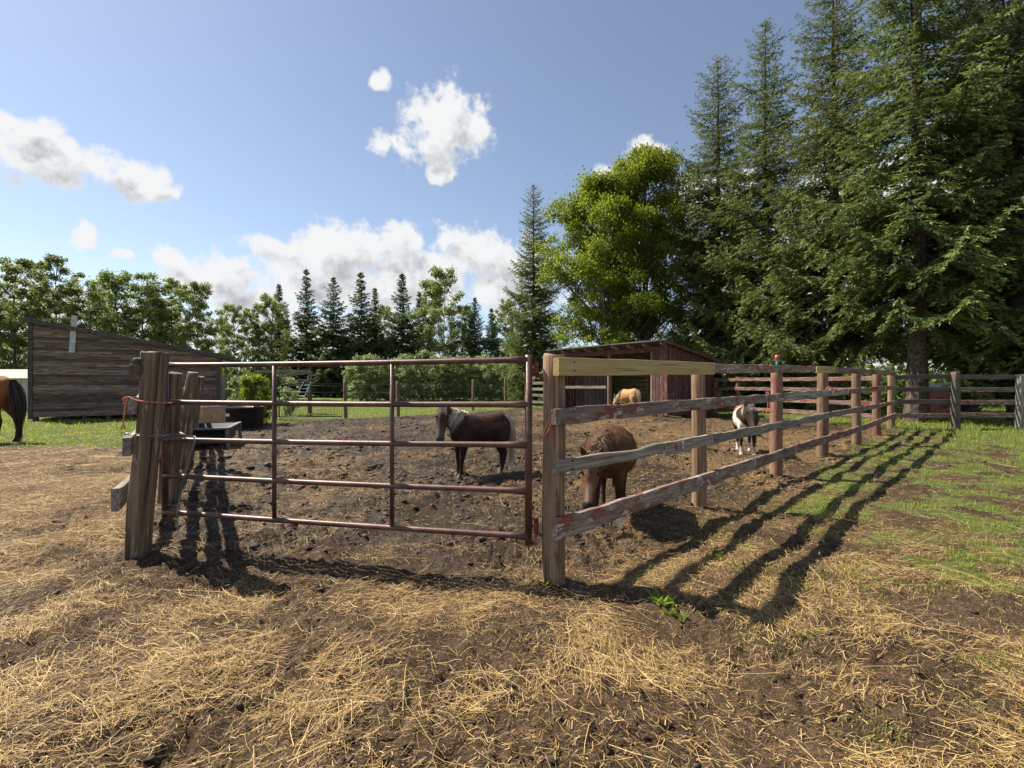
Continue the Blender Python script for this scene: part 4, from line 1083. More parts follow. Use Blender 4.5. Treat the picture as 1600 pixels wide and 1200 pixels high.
def coat_palomino(co, hs, hn, hside, ih):
    n = len(co); x, y, z = co.T
    c = A3((.4, .22, .1), n); return mixc(c, A3((.5, .38, .25), n), sstep(-z, -.6, -.4))
def coat_chestnut(co, hs, hn, hside, ih):
    n = len(co); x, y, z = co.T
    c = A3((.26, .088, .026), n)
    c = mixc(c, A3((.17, .055, .018), n), sstep(fbm(x * 2, z * 2, 3, 4), -.1, .5))
    return mixc(c, A3((.02, .013, .01), n), sstep(-z, -.45, -.3))

hd_ = math.atan2(-.52, -.855)
def to_local(v, h): return Matrix.Rotation(-h, 3, 'Z') @ Vector(v)
# silver dapple pony looking at the camera
h = math.atan2(-.50, -.866)
cpos = Vector((-0.50, 7.40, gz(-.5, 7.4) - 0.01))
horse('pony', cpos, h, 0.99, (.60, .0, 1.10), to_local((-.06, -.36, -.95), h), to_local((.06, -.95, .36), h), coat_silver,
      'dark brown pony with cream mane and tail standing behind the gate facing us', M_CREAMHAIR, M_CREAMHAIR, legs=dict(fl=(.36, 0), fr=(.30, 0), hl=(-.30, 0), hr=(-.42, 0)), mane_side=-1 if False else 1, girth=1.0, mane_len=.26, lower_tail=.12, seed=3, fur=9000, fur_len=.011, hsz=1.27, tail_w=1.35)
# bay pony with its head down behind the fence
h = math.atan2(-.96, -.28)
horse('pony', (1.05, 5.12, gz(1.05, 5.12) - 0.01), h, 0.97, (.66, -.13, .76), to_local((-.12, -.35, -.95), h), to_local((-.15, -.92, .25), h), coat_bay,
      'shaggy bay brown pony with head lowered behind the fence next to hinge post', M_BROWNHAIR, M_BLACKHAIR, legs=dict(fl=(.36, 0), fr=(.42, 0)), girth=1.38, mane_len=.16, seed=5, fur=9000, fur_len=.014)
# spotted pony further along
h = math.atan2(-.94, -.34)
horse('pony', (4.72, 9.7, gz(4.72, 9.7) - 0.01), h, 1.0, (.60, .0, 1.0), to_local((-.05, -.45, -.9), h), to_local((-.02, -.9, .4), h), coat_paint,
      'black, white and brown spotted pony facing us behind red fence post', M_PIEHAIR, M_PIEHAIR, girth=1.1, mane_len=.22, seed=7, voxel=0.016, fur=8000, fur_len=.018)
# palomino in the shed
h = math.atan2(.90, -.44)
horse('pony', (5.45, 22.3, 0), h, 1.22, (.78, 0, .62), (.45, 0, -.9), (.9, 0, .4), coat_palomino,
      'pale tan pony feeding inside the red loafing shed', M_CREAMHAIR, M_CREAMHAIR, voxel=0.02, seed=9)
# tall bay horse cut by the left edge
horse('horse', (-12.58, 11.3, gz(-12.58, 11.3)), R(183), 1.63, (.70, 0, 1.12), (.75, 0, -.65), (.65, 0, .75), coat_chestnut,
      'tall chestnut bay horse with black tail, only its rump visible at left edge', M_BLACKHAIR, M_BLACKHAIR, voxel=0.014, lower_tail=.02, seed=11, tail_w=1.25, legs=dict(hl=(-.33, 0), hr=(-.42, 0)))

# ------------------------------------------------------------------ trees
def diamonds(P, D, Nn, L, Wd):
    """leaf shapes: base P, direction D, face normal Nn, length L, width Wd -> V,F"""
    S = norm(np.cross(D, Nn)); L = L[:, None]; Wd = Wd[:, None]
    V = np.stack([P, P + D * L * .45 + S * Wd / 2, P + D * L, P + D * L * .45 - S * Wd / 2], 1).reshape(-1, 3)
    i = np.arange(len(P)) * 4
    return V, np.stack([i, i + 1, i + 2, i + 3], 1)
def spruce(name, seed, H, Rm, base, n_br, sec=0.15, ter=0.10, sh_len=0.15, sh_w=0.05, trunk_r=0.3, droop=1.0, power=0.75, bare=0.0, dead=0, full=True):
    r = np.random.RandomState(seed); tr_ = MB(); Ps, Ds, Ns, Ls, Ws, Ts = [], [], [], [], [], []
    # trunk
    K = 14; pts = []; rad = []
    for i in range(K + 1):
        t = i / K; pts.append((0.10 * math.sin(t * 5 + seed) * (1 - t), 0.10 * math.cos(t * 4 + seed) * (1 - t), H * t - .2 * (i == 0))); rad.append(max(.012, trunk_r * (1 - t) ** .9 * (1.25 if i == 0 else 1)))
    tr_.tube(pts, rad, 10)
    n_t = max(8, n_br // 6)
    # dead bare branches on the lower trunk
    for b in range(dead):
        z0 = r.uniform(.25, 1.15) * base; az = r.uniform(0, 6.28); L = r.uniform(.5, 1.0) * Rm * .55
        e = np.array([math.cos(az), math.sin(az), 0])
        tr_.tube([(0, 0, z0), tuple(e * L * .5 + [0, 0, z0 - .05 * L]), tuple(e * L + [.1, .05, z0 - .22 * L])], [.02, .012, .005], 4, False)
        for w in range(3):
            p = e * L * (.45 + .18 * w) + [0, 0, z0 - .08 * L]; q_ = p + r.normal(0, .22, 3)
            tr_.tube([tuple(p), tuple(q_)], [.007, .003], 3, False)
    for b in range(n_br):
        q = (b // 6 + r.uniform(-.42, .42)) / n_t
        z0 = base + (H - base - .1) * min(1, max(0, q)) ** .95
        rel = (z0 - base) / (H - base)
        env = Rm * (1 - rel) ** power * (0.45 + .55 * min(1, rel / .12 + .35))
        L = max(.10, env * r.uniform(.62, 1.18) * (1 + .25 * math.sin(3 * z0 + seed)))
        az = (b % 6) * 1.047 + (b // 6) * .55 + r.uniform(-.3, .3)
        slope = -.30 * droop + .95 * rel + r.uniform(-.12, .12); curl = (.26 * (1 - rel) + r.uniform(-.05, .08))
        er = np.array([math.cos(az), math.sin(az), 0]); et = np.array([-math.sin(az), math.cos(az), 0])
        tz = (z0 / H) * K; c0 = np.array([0, 0, z0])
        def pos(t): return c0 + np.outer(L * t, er) + np.outer(L * (slope * t - .25 * droop * np.sin(np.pi * t) * (1 - rel) * .5 + curl * t ** 3), [0, 0, 1]) + np.outer(.06 * L * np.sin(t * 3 + b), et)
        tt = np.linspace(0, 1, 6); bp_ = pos(tt)
        tr_.tube([tuple(p) for p in bp_], [max(.006, .022 * (L / 2) * (1 - .85 * t)) for t in tt], 4, False)
        ns_ = max(3, int(L * (1 - bare) / sec))
        ts = np.linspace(max(.10, bare), 1.0, ns_)
        for side in (-1, 1):
            tj = np.clip(ts + r.uniform(-.5, .5, ns_) / ns_, 0.05, 1)
            p0 = pos(tj)
            ls = (L * .5 * (1 - tj) ** .75 + .17 * (1 - .7 * rel)) * r.uniform(.6, 1.25, ns_) * np.clip(tj * 3.5, .35, 1)
            ang = np.radians(r.uniform(38, 70, ns_))
            d = np.outer(np.cos(ang), er) + np.outer(side * np.sin(ang), et); d[:, 2] += slope * .5 - .22 * droop * (1 - rel) + r.normal(0, .12, ns_)
            d = norm(d)
            for k in range(ns_):
                m = max(2, int(ls[k] / ter)); u = (np.arange(m) + r.rand(m) * .6) / m
                pp_ = p0[k] + np.outer(u * ls[k], d[k]); pp_[:, 2] -= .28 * ls[k] * u ** 2 * droop
                for sgn in ((-1, 1, 0) if full else (-1, 1)):
                    side_v = np.cross(d[k], [0, 0, 1.0]); side_v /= np.linalg.norm(side_v) + 1e-9
                    dd = d[k] * .75 + side_v * sgn * .62 + r.normal(0, .2, (m, 3)); dd[:, 2] -= .22 * droop * r.rand(m) + (.75 * r.rand(m) if sgn == 0 else 0)
                    Ps.append(pp_); Ds.append(norm(dd)); nn_ = np.array([0, 0, .8]) + r.normal(0, .95, (m, 3)); Ns.append(norm(nn_))
                    kt = 1 - .55 * rel; Ls.append(sh_len * kt * r.uniform(.7, 1.35, m)); Ws.append(sh_w * kt * r.uniform(.7, 1.3, m))
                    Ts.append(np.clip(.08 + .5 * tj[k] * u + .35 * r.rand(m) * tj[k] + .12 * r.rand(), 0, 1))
    # leader
    V, F = diamonds(np.concatenate(Ps), np.concatenate(Ds), np.concatenate(Ns), np.concatenate(Ls), np.concatenate(Ws))
    tint = np.repeat(np.concatenate(Ts), 4)
    return tr_.mesh(name + '_trunk'), np_mesh(name + '_crown', V, F, False, {'tint': tint})
def leafy(name, seed, H, Rm, cb, n_cl, n_leaf, ll, lw, trunk_r, shape=1.0, spread=.5, stems=1, top=0.55):
    """broadleaf tree: limbs to clumps, leaves scattered round each clump"""
    r = np.random.RandomState(seed); tr_ = MB(); Cs = []; Cr = []
    stem_tops = []
    for s in range(stems):
        ox, oy = (0, 0) if stems == 1 else r.uniform(-.45, .45, 2) * Rm * .5
        pts = [(ox * .3, oy * .3, -.2)]; K = 8
        for i in range(1, K + 1):
            t = i / K; pts.append((ox * (.3 + .7 * t) + r.normal(0, .05) * H * .06, oy * (.3 + .7 * t) + r.normal(0, .05) * H * .06, H * .93 * t))
        tr_.tube(pts, [max(.012, trunk_r * (1 - .9 * (i / K)) / (1 if stems == 1 else 1.5)) for i in range(K + 1)], 8)
        stem_tops.append(pts)
    for c in range(n_cl):
        t = r.rand() ** .85; z = cb + (H - cb) * t
        env = Rm * (np.sin(np.pi * min(1, (t * .82 + .14))) ** shape) * (1 + .22 * math.sin(5 * t + seed) )
        a = r.uniform(0, 2 * np.pi); rad = env * math.sqrt(r.uniform(.08, 1.0)) * r.uniform(.8, 1.08)
        sidx = r.randint(stems); ax = stem_tops[sidx]; kk = min(len(ax) - 2, int(max(0, (z / H / .93)) * 8)); axp = np.array(ax[kk])
        p = np.array([axp[0] * .6 + rad * math.cos(a), axp[1] * .6 + rad * math.sin(a), z])
        Cs.append(p); Cr.append((.5 + .75 * r.rand()) * spread * Rm * .3)
        za = max(cb * .7, z - rad * .75 - .3); k2 = min(7, int(max(0, za / H / .93) * 8)); sp0 = Vector(ax[k2]).lerp(Vector(ax[k2 + 1]), 0.3)
        md = sp0.lerp(Vector(p), .5) + Vector((0, 0, -.06 * rad))
        tr_.tube([sp0, md, Vector(p)], [max(.01, trunk_r * .22), max(.008, trunk_r * .13), .006], 4, False)
    Cs = np.array(Cs); Cr = np.array(Cr)
    wgt = Cr ** 2; wgt /= wgt.sum()
    idx = r.choice(n_cl, n_leaf, p=wgt)
    g = r.normal(0, 1, (n_leaf, 3)); g = norm(g) * (r.rand(n_leaf, 1) ** .5)
    P = Cs[idx] + g * (Cr[idx] * np.where(r.rand(n_leaf) < .25, r.uniform(1, 1.9, n_leaf), 1))[:, None] * np.array([1.15, 1.15, .75])
    D = norm(g * .6 + r.normal(0, .6, (n_leaf, 3)) + np.array([0, 0, -.25])); N = norm(r.normal(0, .7, (n_leaf, 3)) + np.array([0, 0, .8]) + g * .4)
    V, F = diamonds(P, D, N, ll * r.uniform(.7, 1.3, n_leaf), lw * r.uniform(.7, 1.3, n_leaf))
    cl_t = r.rand(n_cl)
    tint = np.clip(.35 * cl_t[idx] + .65 * r.rand(n_leaf), 0, 1)
    return tr_.mesh(name + '_trunk'), np_mesh(name + '_crown', V, F, False, {'tint': np.repeat(tint, 4)})
def plant_tree(name, meshes, tm, cm, loc, sc, rz, label, cat='tree', group=None, scz=None):
    t_ = thing(name, loc, label, cat, group)
    wm = Matrix.Translation(Vector(loc)) @ Matrix.Rotation(rz, 4, 'Z') @ Matrix.Diagonal((sc, sc, scz or sc, 1))
    mk('trunk', meshes[0], tm, t_, wm); mk('crown', meshes[1], cm, t_, wm)
    return t_

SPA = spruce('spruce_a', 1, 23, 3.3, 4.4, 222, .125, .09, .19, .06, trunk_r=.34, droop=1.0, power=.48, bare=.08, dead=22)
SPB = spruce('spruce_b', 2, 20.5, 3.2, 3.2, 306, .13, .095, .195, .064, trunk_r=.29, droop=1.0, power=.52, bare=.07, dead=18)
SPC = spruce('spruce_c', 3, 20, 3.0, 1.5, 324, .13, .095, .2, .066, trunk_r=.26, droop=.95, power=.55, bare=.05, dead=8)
for (nm, ms_, px, d, sc, rz, lab) in [
    ('spruce_tree', SPA, 1432, 17.6, 1.0, 0.4, 'tall spruce with thick bare lower trunk right behind the far right fence'),
    ('spruce_tree', SPB, 1302, 21.5, 1.0, 1.4, 'tall spruce with slender trunk behind the long fence, left of the thick trunk'),
    ('spruce_tree', SPC, 1196, 25.0, 1.02, 2.2, 'tall spruce rising directly behind the red shed end, second from the broadleaf tree'),
    ('spruce_tree', SPB, 1122, 28.0, 1.0, 3.9, 'narrow tall spruce standing next to the bright broadleaf tree'),
    ('spruce_tree', SPC, 1592, 17.0, 1.0, 5.1, 'tall spruce at the right edge of the photograph'),
    ('spruce_tree', SPA, 1515, 24.0, 1.05, 2.9, 'dark tall spruce between the thick trunk and the right edge, further back'),
    ('spruce_tree', SPA, 1690, 20.0, 1.0, 1.0, 'tall spruce just beyond the right edge, branches reaching into view'),
    ('spruce_tree', SPC, 834, 33.0, .76, 1.7, 'lone dark spruce left of the bright broadleaf tree'),
]:
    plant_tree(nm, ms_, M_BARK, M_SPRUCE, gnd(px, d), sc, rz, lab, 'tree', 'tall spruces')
BRO = leafy('broadleaf', 4, 17.2, 5.0, 1.0, 260, 95000, .18, .11, .24, .45, .5, 3)
plant_tree('broadleaf_tree', BRO, M_BARKG, M_LEAF, gnd(946, 30.0), .80, .5, 'left, lower and broader of two bright broadleaf trees behind the red shed', scz=.82)
plant_tree('broadleaf_tree', BRO, M_BARKG, M_LEAF, gnd(1012, 31.5), .76, 2.6, 'right, taller of two bright broadleaf trees behind the red shed', scz=.95)
# far row
SPF = [spruce('far_spruce_a', 11, 12.4, 2.5, .8, 222, .16, .12, .3, .12, .12, .8, .95), spruce('far_spruce_b', 12, 12.0, 2.2, 1.0, 204, .16, .12, .3, .12, .11, .9, .9), spruce('far_spruce_c', 13, 12.4, 2.7, .9, 216, .16, .12, .3, .12, .12, 1.0, .9)]
far_sp = [(436, 440, 53, 0), (479, 418, 52, 1), (521, 430, 51, 2), (564, 423, 52, 1), (586, 446, 54, 0), (628, 424, 52, 0), (655, 454, 56, 1), (742, 462, 51, 2), (768, 480, 53, 1), (550, 505, 59, 2), (800, 500, 57, 0), (705, 500, 59, 0)]
flab = ['leftmost spruce of the far row, its foot hidden by a poplar', 'tallest slim spruce left in the far row', 'bushy spruce beside the tallest slim spruce in the far row', 'spruce in the middle of the far row with a twin touching it', 'shorter twin touching the middle spruce of the far row', 'dense pointed spruce left of the white-trunked birch', 'thin spruce squeezed between pointed spruce and birch', 'spruce just right of the white-trunked birch', 'small spruce second to the right of the birch', 'low spruce behind the middle twins of the far row', 'small spruce beside the lone dark spruce foot', 'small spruce hidden behind the birch']
for (px, ty, d, k), lab in zip(far_sp, flab):
    Hh = EYE + (600 - ty) / FPX * d; s_ = Hh / (12.4 if k != 1 else 12.0)
    plant_tree('spruce_tree', SPF[k], M_BARK, M_SPRUCED, gnd(px, d), s_ * (.85 + .4 * ((px * 7) % 10) / 10), px * .37, lab, 'tree', 'far row of spruces', s_)
ASP = [leafy('aspen_a', 21, 10, 2.3, 1.2, 150, 15000, .15, .11, .11, .5, .42), leafy('aspen_b', 22, 10, 2.0, 1.0, 140, 13500, .15, .11, .10, .5, .42), leafy('aspen_c', 23, 10, 2.6, .8, 170, 18000, .15, .11, .12, .45, .42)]
asp = [(-70, 420, 31, 2), (22, 408, 33, 0), (88, 404, 32, 1), (140, 440, 37, 2), (182, 430, 33, 0), (222, 430, 34, 2), (268, 438, 35, 1), (308, 446, 33, 0), (-20, 440, 40, 0), (60, 450, 42, 2), (250, 470, 44, 2), (366, 478, 40, 0), (395, 484, 42, 1), (425, 462, 43, 2), (600, 480, 58, 0), (675, 470, 57, 2), (722, 480, 55, 0), (790, 470, 55, 2), (345, 500, 50, 2), (500, 520, 55, 2), (1345, 500, 33, 0), (1395, 510, 30, 2), (1570, 510, 31, 1), (1100, 480, 34, 2), (1480, 470, 36, 0), (1640, 480, 30, 2), (1240, 500, 37, 2)]
alab = ['aspen beyond the left edge of the photograph', 'tall aspen left of the grey barn', 'tallest aspen behind the left end of the grey barn', 'aspen behind barn just right of the nailed pale board', 'aspen behind the middle of the grey barn roof', 'full aspen behind the right half of the barn roof', 'aspen behind the lower roof end of the barn', 'airy aspen over the barn eave at its right end', 'aspen at far left behind the pale shed', 'aspen in the second row behind the barn left corner', 'aspen in the second row behind the barn right half', 'small poplar right of the barn against the clouds', 'slender poplar between barn and far spruces', 'full poplar in front of the leftmost far spruce', 'poplar showing between far spruces, left of the dense pointed one', 'poplar just left of the white-trunked birch', 'poplar low at the right of the birch', 'poplar behind the small spruces near the lone dark spruce', 'low poplar in the gap right of the barn roof', 'low poplar deep behind the far spruce row', 'sunlit poplar low between the slender and thick spruce trunks', 'sunlit poplar directly left of the thick spruce trunk', 'sunlit poplar low near the right edge', 'leafy poplar low behind the red shed end', 'poplar behind the small red shed', 'poplar past the right edge', 'poplar in shade behind the slender spruce trunk']
for (px, ty, d, k), lab in zip(asp, alab):
    Hh = EYE + (600 - ty) / FPX * d
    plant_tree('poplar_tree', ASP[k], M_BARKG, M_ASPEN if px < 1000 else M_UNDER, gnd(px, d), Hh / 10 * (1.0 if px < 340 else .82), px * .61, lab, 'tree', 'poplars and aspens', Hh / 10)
BIR = leafy('birch', 31, 12.2, 2.6, 4.2, 80, 9500, .22, .14, .13, .5, .55)
plant_tree('birch_tree', BIR, M_BIRCH, M_ASPEN, gnd(694, 51), 1.13, 1.1, 'tall birch with white trunk among the far spruces')
# hedge of saplings beyond the lawn
SAP = [leafy('sapling_a', 41, 3.6, .95, .15, 42, 2600, .17, .10, .03, .35, .85), leafy('sapling_b', 42, 3.4, .85, .15, 38, 2300, .17, .10, .03, .35, .85), leafy('sapling_c', 43, 3.8, 1.0, .1, 42, 2700, .17, .10, .03, .35, .85)]
i = 0
rs2 = random.Random(8)
for row, (dd, n) in enumerate(((39.5, 19), (42, 19))):
    for k in range(n):
        px = 552 + (838 - 552) * (k + .5 * row) / n + rs2.uniform(-4, 4); d = dd + (k / n) * 1.0 + rs2.uniform(-.5, .5)
        if px > 842: continue
        s_ = rs2.uniform(.8, 1.1)
        plant_tree('poplar_sapling', SAP[i % 3], M_BARKG, M_SAPL, gnd(px, d), s_, rs2.uniform(0, 6), 'grey-green poplar sapling in the dense hedge across the lawn', 'sapling', 'saplings in the hedge across the lawn')
        i += 1
# bright bush beside the stock tank
BUS = leafy('bush', 51, 2.15, .72, .1, 60, 5200, .13, .06, .03, .3, .8, 3)
plant_tree('leafy_bush', BUS, M_BARKG, M_LEAF, gnd(399, 16.6), .78, .3, 'bright green leafy bush beside the black stock tank', 'bush')
plant_tree('leafy_bush', SAP[1], M_BARKG, M_UNDER, gnd(372, 19.5), .5, 1.3, 'low green bush under the old timber rail frame', 'bush')
plant_tree('leafy_bush', SAP[2], M_BARKG, M_UNDER, gnd(452, 21.0), .42, 2.3, 'low weedy bush behind the black mesh gate', 'bush')
# undergrowth beyond: reads as one mass
def undergrowth():
    r = np.random.RandomState(77); N = 52000
    az = r.uniform(-58, 58, N); a = np.radians(az)
    d = np.where(az > 14, r.uniform(27, 46, N), r.uniform(54, 68, N)); d = np.where(az < -28, r.uniform(40, 52, N), d)
    cl = fbm(a * 14, d * .12, 3, 60)
    hh = (2.3 + 1.5 * cl) * np.where(az > 14, .85, 1.0)
    x = np.tan(a) * d; P = np.stack([x, d, hh * r.rand(N) ** .8], 1)
    D = norm(r.normal(0, 1, (N, 3))); Nn = norm(r.normal(0, .7, (N, 3)) + np.array([0, 0, .7]))
    V, F = diamonds(P, D, Nn, r.uniform(.35, .65, N), r.uniform(.2, .38, N))
    o = mk('undergrowth', np_mesh('undergrowth', V, F, False, {'tint': np.repeat(r.rand(N), 4)}), M_UNDER)
    tag(o, 'dense green undergrowth below the far trees', 'undergrowth', kind='stuff')
undergrowth()

# ------------------------------------------------------------------ straw and grass
def strips(P, th, L, Wd, bend, lift, K=4, upright=False, seed=0, follow=True):
    """lying straws that drape on the ground"""
    r = np.random.RandomState(seed); N = len(P)
    s = np.linspace(-.5, .5, K)
    ang = th[:, None] + bend[:, None] * s[None, :]
    X = P[:, 0:1] + L[:, None] * s[None, :] * np.cos(ang); Y = P[:, 1:2] + L[:, None] * s[None, :] * np.sin(ang)
    Z = height(X.ravel(), Y.ravel()).reshape(N, K)
    Z = .5 * Z + .5 * np.maximum(Z, Z.mean(1, keepdims=True)) + .004 + lift[:, None] * (1 - (2 * s[None, :]) ** 2 * r.uniform(-.8, 1, (N, 1)))
    nx = -np.sin(ang) * Wd[:, None] / 2; ny = np.cos(ang) * Wd[:, None] / 2
    tw_ = r.uniform(-.6, .6, (N, 1)) * Wd[:, None]
    A = np.stack([X - nx, Y - ny, Z - tw_ / 2], 2); B = np.stack([X + nx, Y + ny, Z + tw_ / 2], 2)
    V = np.concatenate([A, B], 1).reshape(-1, 3)
    i = (np.arange(N)[:, None] * 2 * K + np.arange(K - 1)[None, :]).ravel()
    return V, np.stack([i, i + 1, i + K + 1, i + K], 1)
def make_straw():
    r = np.random.RandomState(5)
    N = 560000
    y = np.exp(r.uniform(math.log(1.0), math.log(24), N)); x = r.uniform(-1, 1, N) * (1.15 * y + .9)
    pen, grass, straw = masks(x, y)
    clump = sstep(fbm(x * 2.4, y * 2.4, 4, 71), -.45, .6)
    keep = r.rand(N) < np.clip(straw * 1.05, 0, 1) ** 1.1 * (.3 + .7 * clump) * .85 * (1 - .45 * sstep(y, 5, 14)) * (1 - .35 * grass)
    x, y = x[keep], y[keep]; n = len(x); print('straws', n)
    big = sstep(y, 4, 16)
    L = np.exp(r.normal(math.log(.065), .75, n)); L = np.clip(L, .03, .42) * (1 + .5 * big)
    Wd = r.uniform(.0010, .0022, n) * (1 + 1.7 * big) * np.where(L > .2, 1.15, 1)
    flow = fbm(x * .5, y * .5, 2, 80) * 2.2
    th = np.where(r.rand(n) < .5, flow + r.normal(0, .5, n), r.uniform(0, 6.28, n))
    V, F = strips(np.stack([x, y], 1), th, L, Wd, r.normal(0, .32, n) * (1 + 1.6 * (r.rand(n) < .15)), np.abs(r.normal(0, .012, n)), 4, seed=6)
    pk = pen[keep]; tint = np.repeat(np.clip(r.beta(1.35, 1.75, n) * (1 - .3 * pk), 0, 1), 8)
    N2 = 330000; y2 = np.exp(r.uniform(math.log(1.0), math.log(14), N2)); x2 = r.uniform(-1, 1, N2) * (1.1 * y2 + .8)
    p2, g2_, s2 = masks(x2, y2)
    k2 = r.rand(N2) < (.16 + .3 * s2) * (1 - .8 * g2_) * (.4 + .6 * sstep(fbm(x2 * 3, y2 * 3, 3, 75), -.5, .4))
    x2, y2 = x2[k2], y2[k2]; n2 = len(x2); print('chaff', n2)
    V2, F2 = strips(np.stack([x2, y2], 1), r.uniform(0, 6.28, n2), np.clip(np.exp(r.normal(math.log(.022), .5, n2)), .008, .06) * (1 + sstep(y2, 3, 10)), r.uniform(.0012, .0032, n2) * (1 + 1.8 * sstep(y2, 3, 10)), r.normal(0, .2, n2), np.abs(r.normal(0, .004, n2)), 2, seed=8)
    F = np.concatenate([F, F2 + len(V)]); V = np.concatenate([V, V2]); tint = np.concatenate([tint, np.repeat(np.clip(r.beta(1.3, 2.2, n2), 0, 1), 4)])
    o = mk('loose_straw', np_mesh('loose_straw', V, F, False, {'tint': tint}), M_STRAW)
    tag(o, 'loose pale straw and hay scattered over the mud', 'straw', kind='stuff')
make_straw()
def make_clods():
    r = np.random.RandomState(25); N = 90000
    y = np.exp(r.uniform(math.log(1.1), math.log(20), N)); x = r.uniform(-1, 1, N) * (1.1 * y + .8)
    pen, grass, straw = masks(x, y)
    churn = sstep(fbm(x * .8, y * .8, 3, 31), -.45, .5)
    keep = r.rand(N) < (np.clip(pen * .5 + (1 - pen) * np.clip(.8 - straw, 0, 1) * .55, 0, 1) * (.25 + .75 * churn) * (1 - grass) * (.35 + .65 * sstep(y, 1.5, 3.5)))
    x, y = x[keep], y[keep]; n = len(x); print('clods', n)
    g = (1 + 5 ** .5) / 2
    I = norm(np.array([(-1, g, 0), (1, g, 0), (-1, -g, 0), (1, -g, 0), (0, -1, g), (0, 1, g), (0, -1, -g), (0, 1, -g), (g, 0, -1), (g, 0, 1), (-g, 0, -1), (-g, 0, 1)], float))
    T_ = np.array([(0, 11, 5), (0, 5, 1), (0, 1, 7), (0, 7, 10), (0, 10, 11), (1, 5, 9), (5, 11, 4), (11, 10, 2), (10, 7, 6), (7, 1, 8), (3, 9, 4), (3, 4, 2), (3, 2, 6), (3, 6, 8), (3, 8, 9), (4, 9, 5), (2, 4, 11), (6, 2, 10), (8, 6, 7), (9, 8, 1)])
    sz = np.clip(np.exp(r.normal(math.log(.007), .65, n)), .003, .024) * np.where(pen[keep] > .5, 1, .6) * (1 + 1.6 * sstep(y, 2.5, 9))
    S = sz[:, None] * np.stack([r.uniform(.7, 2.2, n), r.uniform(.6, 1.3, n), r.uniform(.35, .75, n)], 1)
    a = r.uniform(0, 6.28, n); ca, sa = np.cos(a)[:, None], np.sin(a)[:, None]
    P = I[None] * r.uniform(.45, 1.4, (n, 12, 1)) * S[:, None, :]
    X = P[..., 0] * ca - P[..., 1] * sa; Y_ = P[..., 0] * sa + P[..., 1] * ca
    z = height(x, y)
    V = np.stack([X + x[:, None], Y_ + y[:, None], P[..., 2] + z[:, None] + (S[:, 2] * .1)[:, None]], 2).reshape(-1, 3)
    F = (T_[None] + (np.arange(n) * 12)[:, None, None]).reshape(-1, 3)
    o = mk('mud_clods', np_mesh('mud_clods', V, F, False, {'tint': np.repeat(r.rand(n), 12)}), M_CLOD)
    tag(o, 'lumps of churned dark mud lying over the pen ground', 'mud', kind='stuff')
m_, t__, b__ = material('mud_clod')
aa = t__.n('ShaderNodeAttribute', attribute_name='tint'); pp_ = t__.n('ShaderNodeNewGeometry').outputs['Position']
t__.link(t__.mix(t__.m('MULTIPLY', aa.outputs['Fac'], t__.noise(pp_, 40, 4, .6)), (.025, .015, .009), (.17, .105, .062)), b__.inputs['Base Color'])
b__.inputs['Roughness'].default_value = .75
t__.link(t__.n('ShaderNodeBump', {'Strength': .9, 'Distance': .012, 'Height': t__.noise(pp_, 110, 4, .65)}).outputs[0], b__.inputs['Normal'])
M_CLOD = m_
make_clods()
def blades(x, y, hgt, wd, seed, z0=None, lean=.5):
    r = np.random.RandomState(seed); n = len(x)
    z = height(x, y) - .004; a = r.uniform(0, 6.28, n); l = np.abs(r.normal(0, lean, n))
    dx, dy = np.cos(a) * l, np.sin(a) * l
    b = r.uniform(0, 6.28, n); sx, sy = np.cos(b) * wd / 2, np.sin(b) * wd / 2
    m = np.stack([x + dx * hgt * .4, y + dy * hgt * .4, z + hgt * .6], 1); t = np.stack([x + dx * hgt, y + dy * hgt, z + hgt * np.clip(1 - l * .3, .3, 1)], 1)
    S = np.stack([sx, sy, np.zeros(n)], 1); p = np.stack([x, y, z], 1)
    V = np.stack([p - S, p + S, m + S * .8, m - S * .8, t + S * .15, t - S * .15], 1).reshape(-1, 3)
    i = np.arange(n) * 6
    F = np.concatenate([np.stack([i, i + 1, i + 2, i + 3], 1), np.stack([i + 3, i + 2, i + 4, i + 5], 1)])
    return V, F
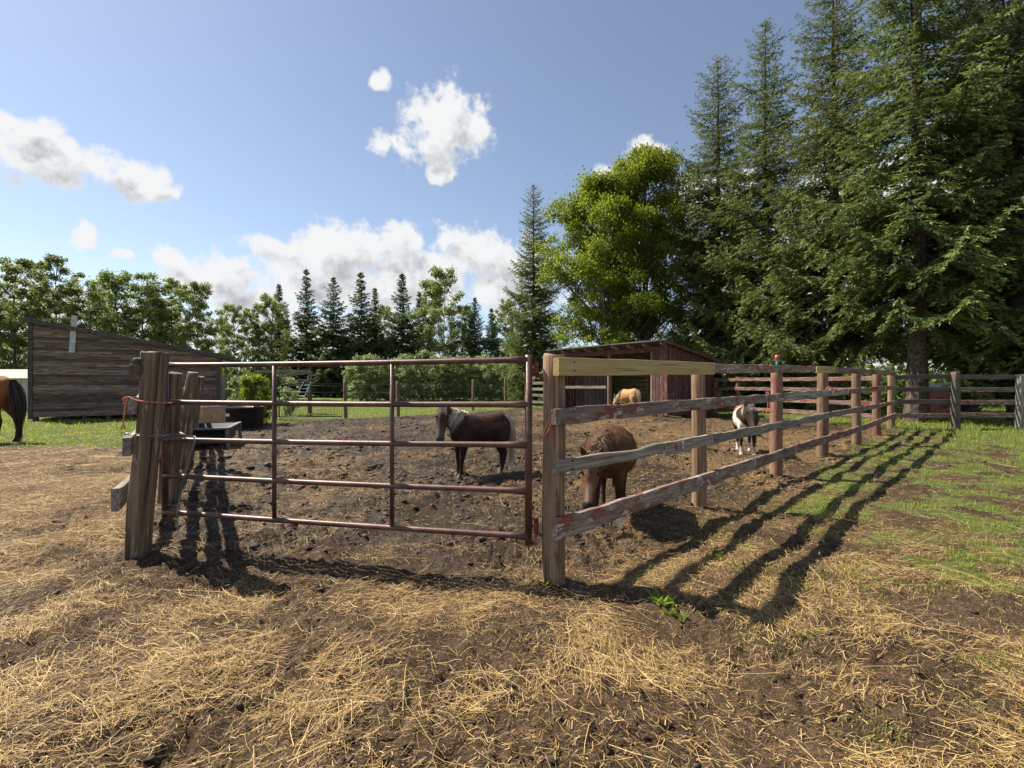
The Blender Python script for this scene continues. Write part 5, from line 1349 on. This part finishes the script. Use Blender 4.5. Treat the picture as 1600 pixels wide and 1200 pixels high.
def make_grass():
    r = np.random.RandomState(15); N = 460000
    y = np.exp(r.uniform(math.log(1.2), math.log(40), N)); x = r.uniform(-1, 1, N) * (1.2 * y + .8)
    pen, grass, straw = masks(x, y)
    cl = sstep(fbm(x * 2.6, y * 2.6, 3, 91), -.35, .4)
    tuft = fbm(x * 6, y * 6, 2, 93) > .28
    pr = np.clip(grass - .12, 0, 1) ** 1.2 * (.25 + .75 * cl) + .02 * tuft * (pen < .4) * (x > -1) * (y < 5) + .7 * sstep(fbm(x * 1.6, y * 1.6, 3, 97), .12, .4) * (pen < .3) * sstep(x, .8, 2.2) * (y < 6)
    keep = r.rand(N) < pr
    x, y = x[keep], y[keep]; cl = cl[keep]; g = grass[keep]; n = len(x); print('blades', n)
    big = sstep(y, 4, 18)
    hgt = (.02 + .032 * g * cl) * r.uniform(.5, 1.5, n) * (1 + .5 * big) * np.where(x > 11.5, 1.7, 1.0)
    wd = r.uniform(.003, .0065, n) * (1 + 2.6 * big)
    V, F = blades(x, y, hgt, wd, 16)
    o = mk('grass', np_mesh('grass', V, F, False, {'tint': np.repeat(np.clip(.3 * r.rand(n) + .7 * cl * r.rand(n) + .15, 0, 1), 6)}), M_GRASS)
    tag(o, 'patchy short green grass outside the pen', 'grass', kind='stuff')
make_grass()
def weed(px, d, n, s, seed, label):
    """a rosette of broad leaves"""
    r = np.random.RandomState(seed); c = gnd(px, d); z = gz(c.x, c.y)
    a = r.uniform(0, 6.28, n); el = r.uniform(.15, .9, n)
    D = np.stack([np.cos(a) * np.cos(el), np.sin(a) * np.cos(el), np.sin(el)], 1)
    Nn = np.stack([-np.cos(a) * np.sin(el), -np.sin(a) * np.sin(el), np.cos(el)], 1)
    P = np.stack([c.x + r.normal(0, .03, n), c.y + r.normal(0, .03, n), np.full(n, z + .005)], 1)
    V, F = diamonds(P, D, Nn, s * r.uniform(.6, 1.3, n), s * .38 * r.uniform(.7, 1.2, n))
    o = mk('weed', np_mesh('weed', V, F, False, {'tint': np.repeat(r.rand(n), 4)}), M_LEAF); tag(o, label, 'weed', 'weeds by the fence')
for a in [(1035, 2.98, 26, .09, 1, 'broad-leaved weed in the shadow of the hinge post'), (1056, 2.82, 18, .075, 2, 'small weed just in front of the shadowed weed by hinge post'), (1120, 3.85, 16, .07, 3, 'weed between the fence shadow stripes nearest the hinge post'), (1150, 3.6, 14, .06, 4, 'small weed in the middle fence shadow stripe'), (852, 3.36, 18, .06, 5, 'tuft of green at the foot of the gate hinge post')]:
    weed(*a)
print('tris', sum(len(m.polygons) for m in bpy.data.meshes))
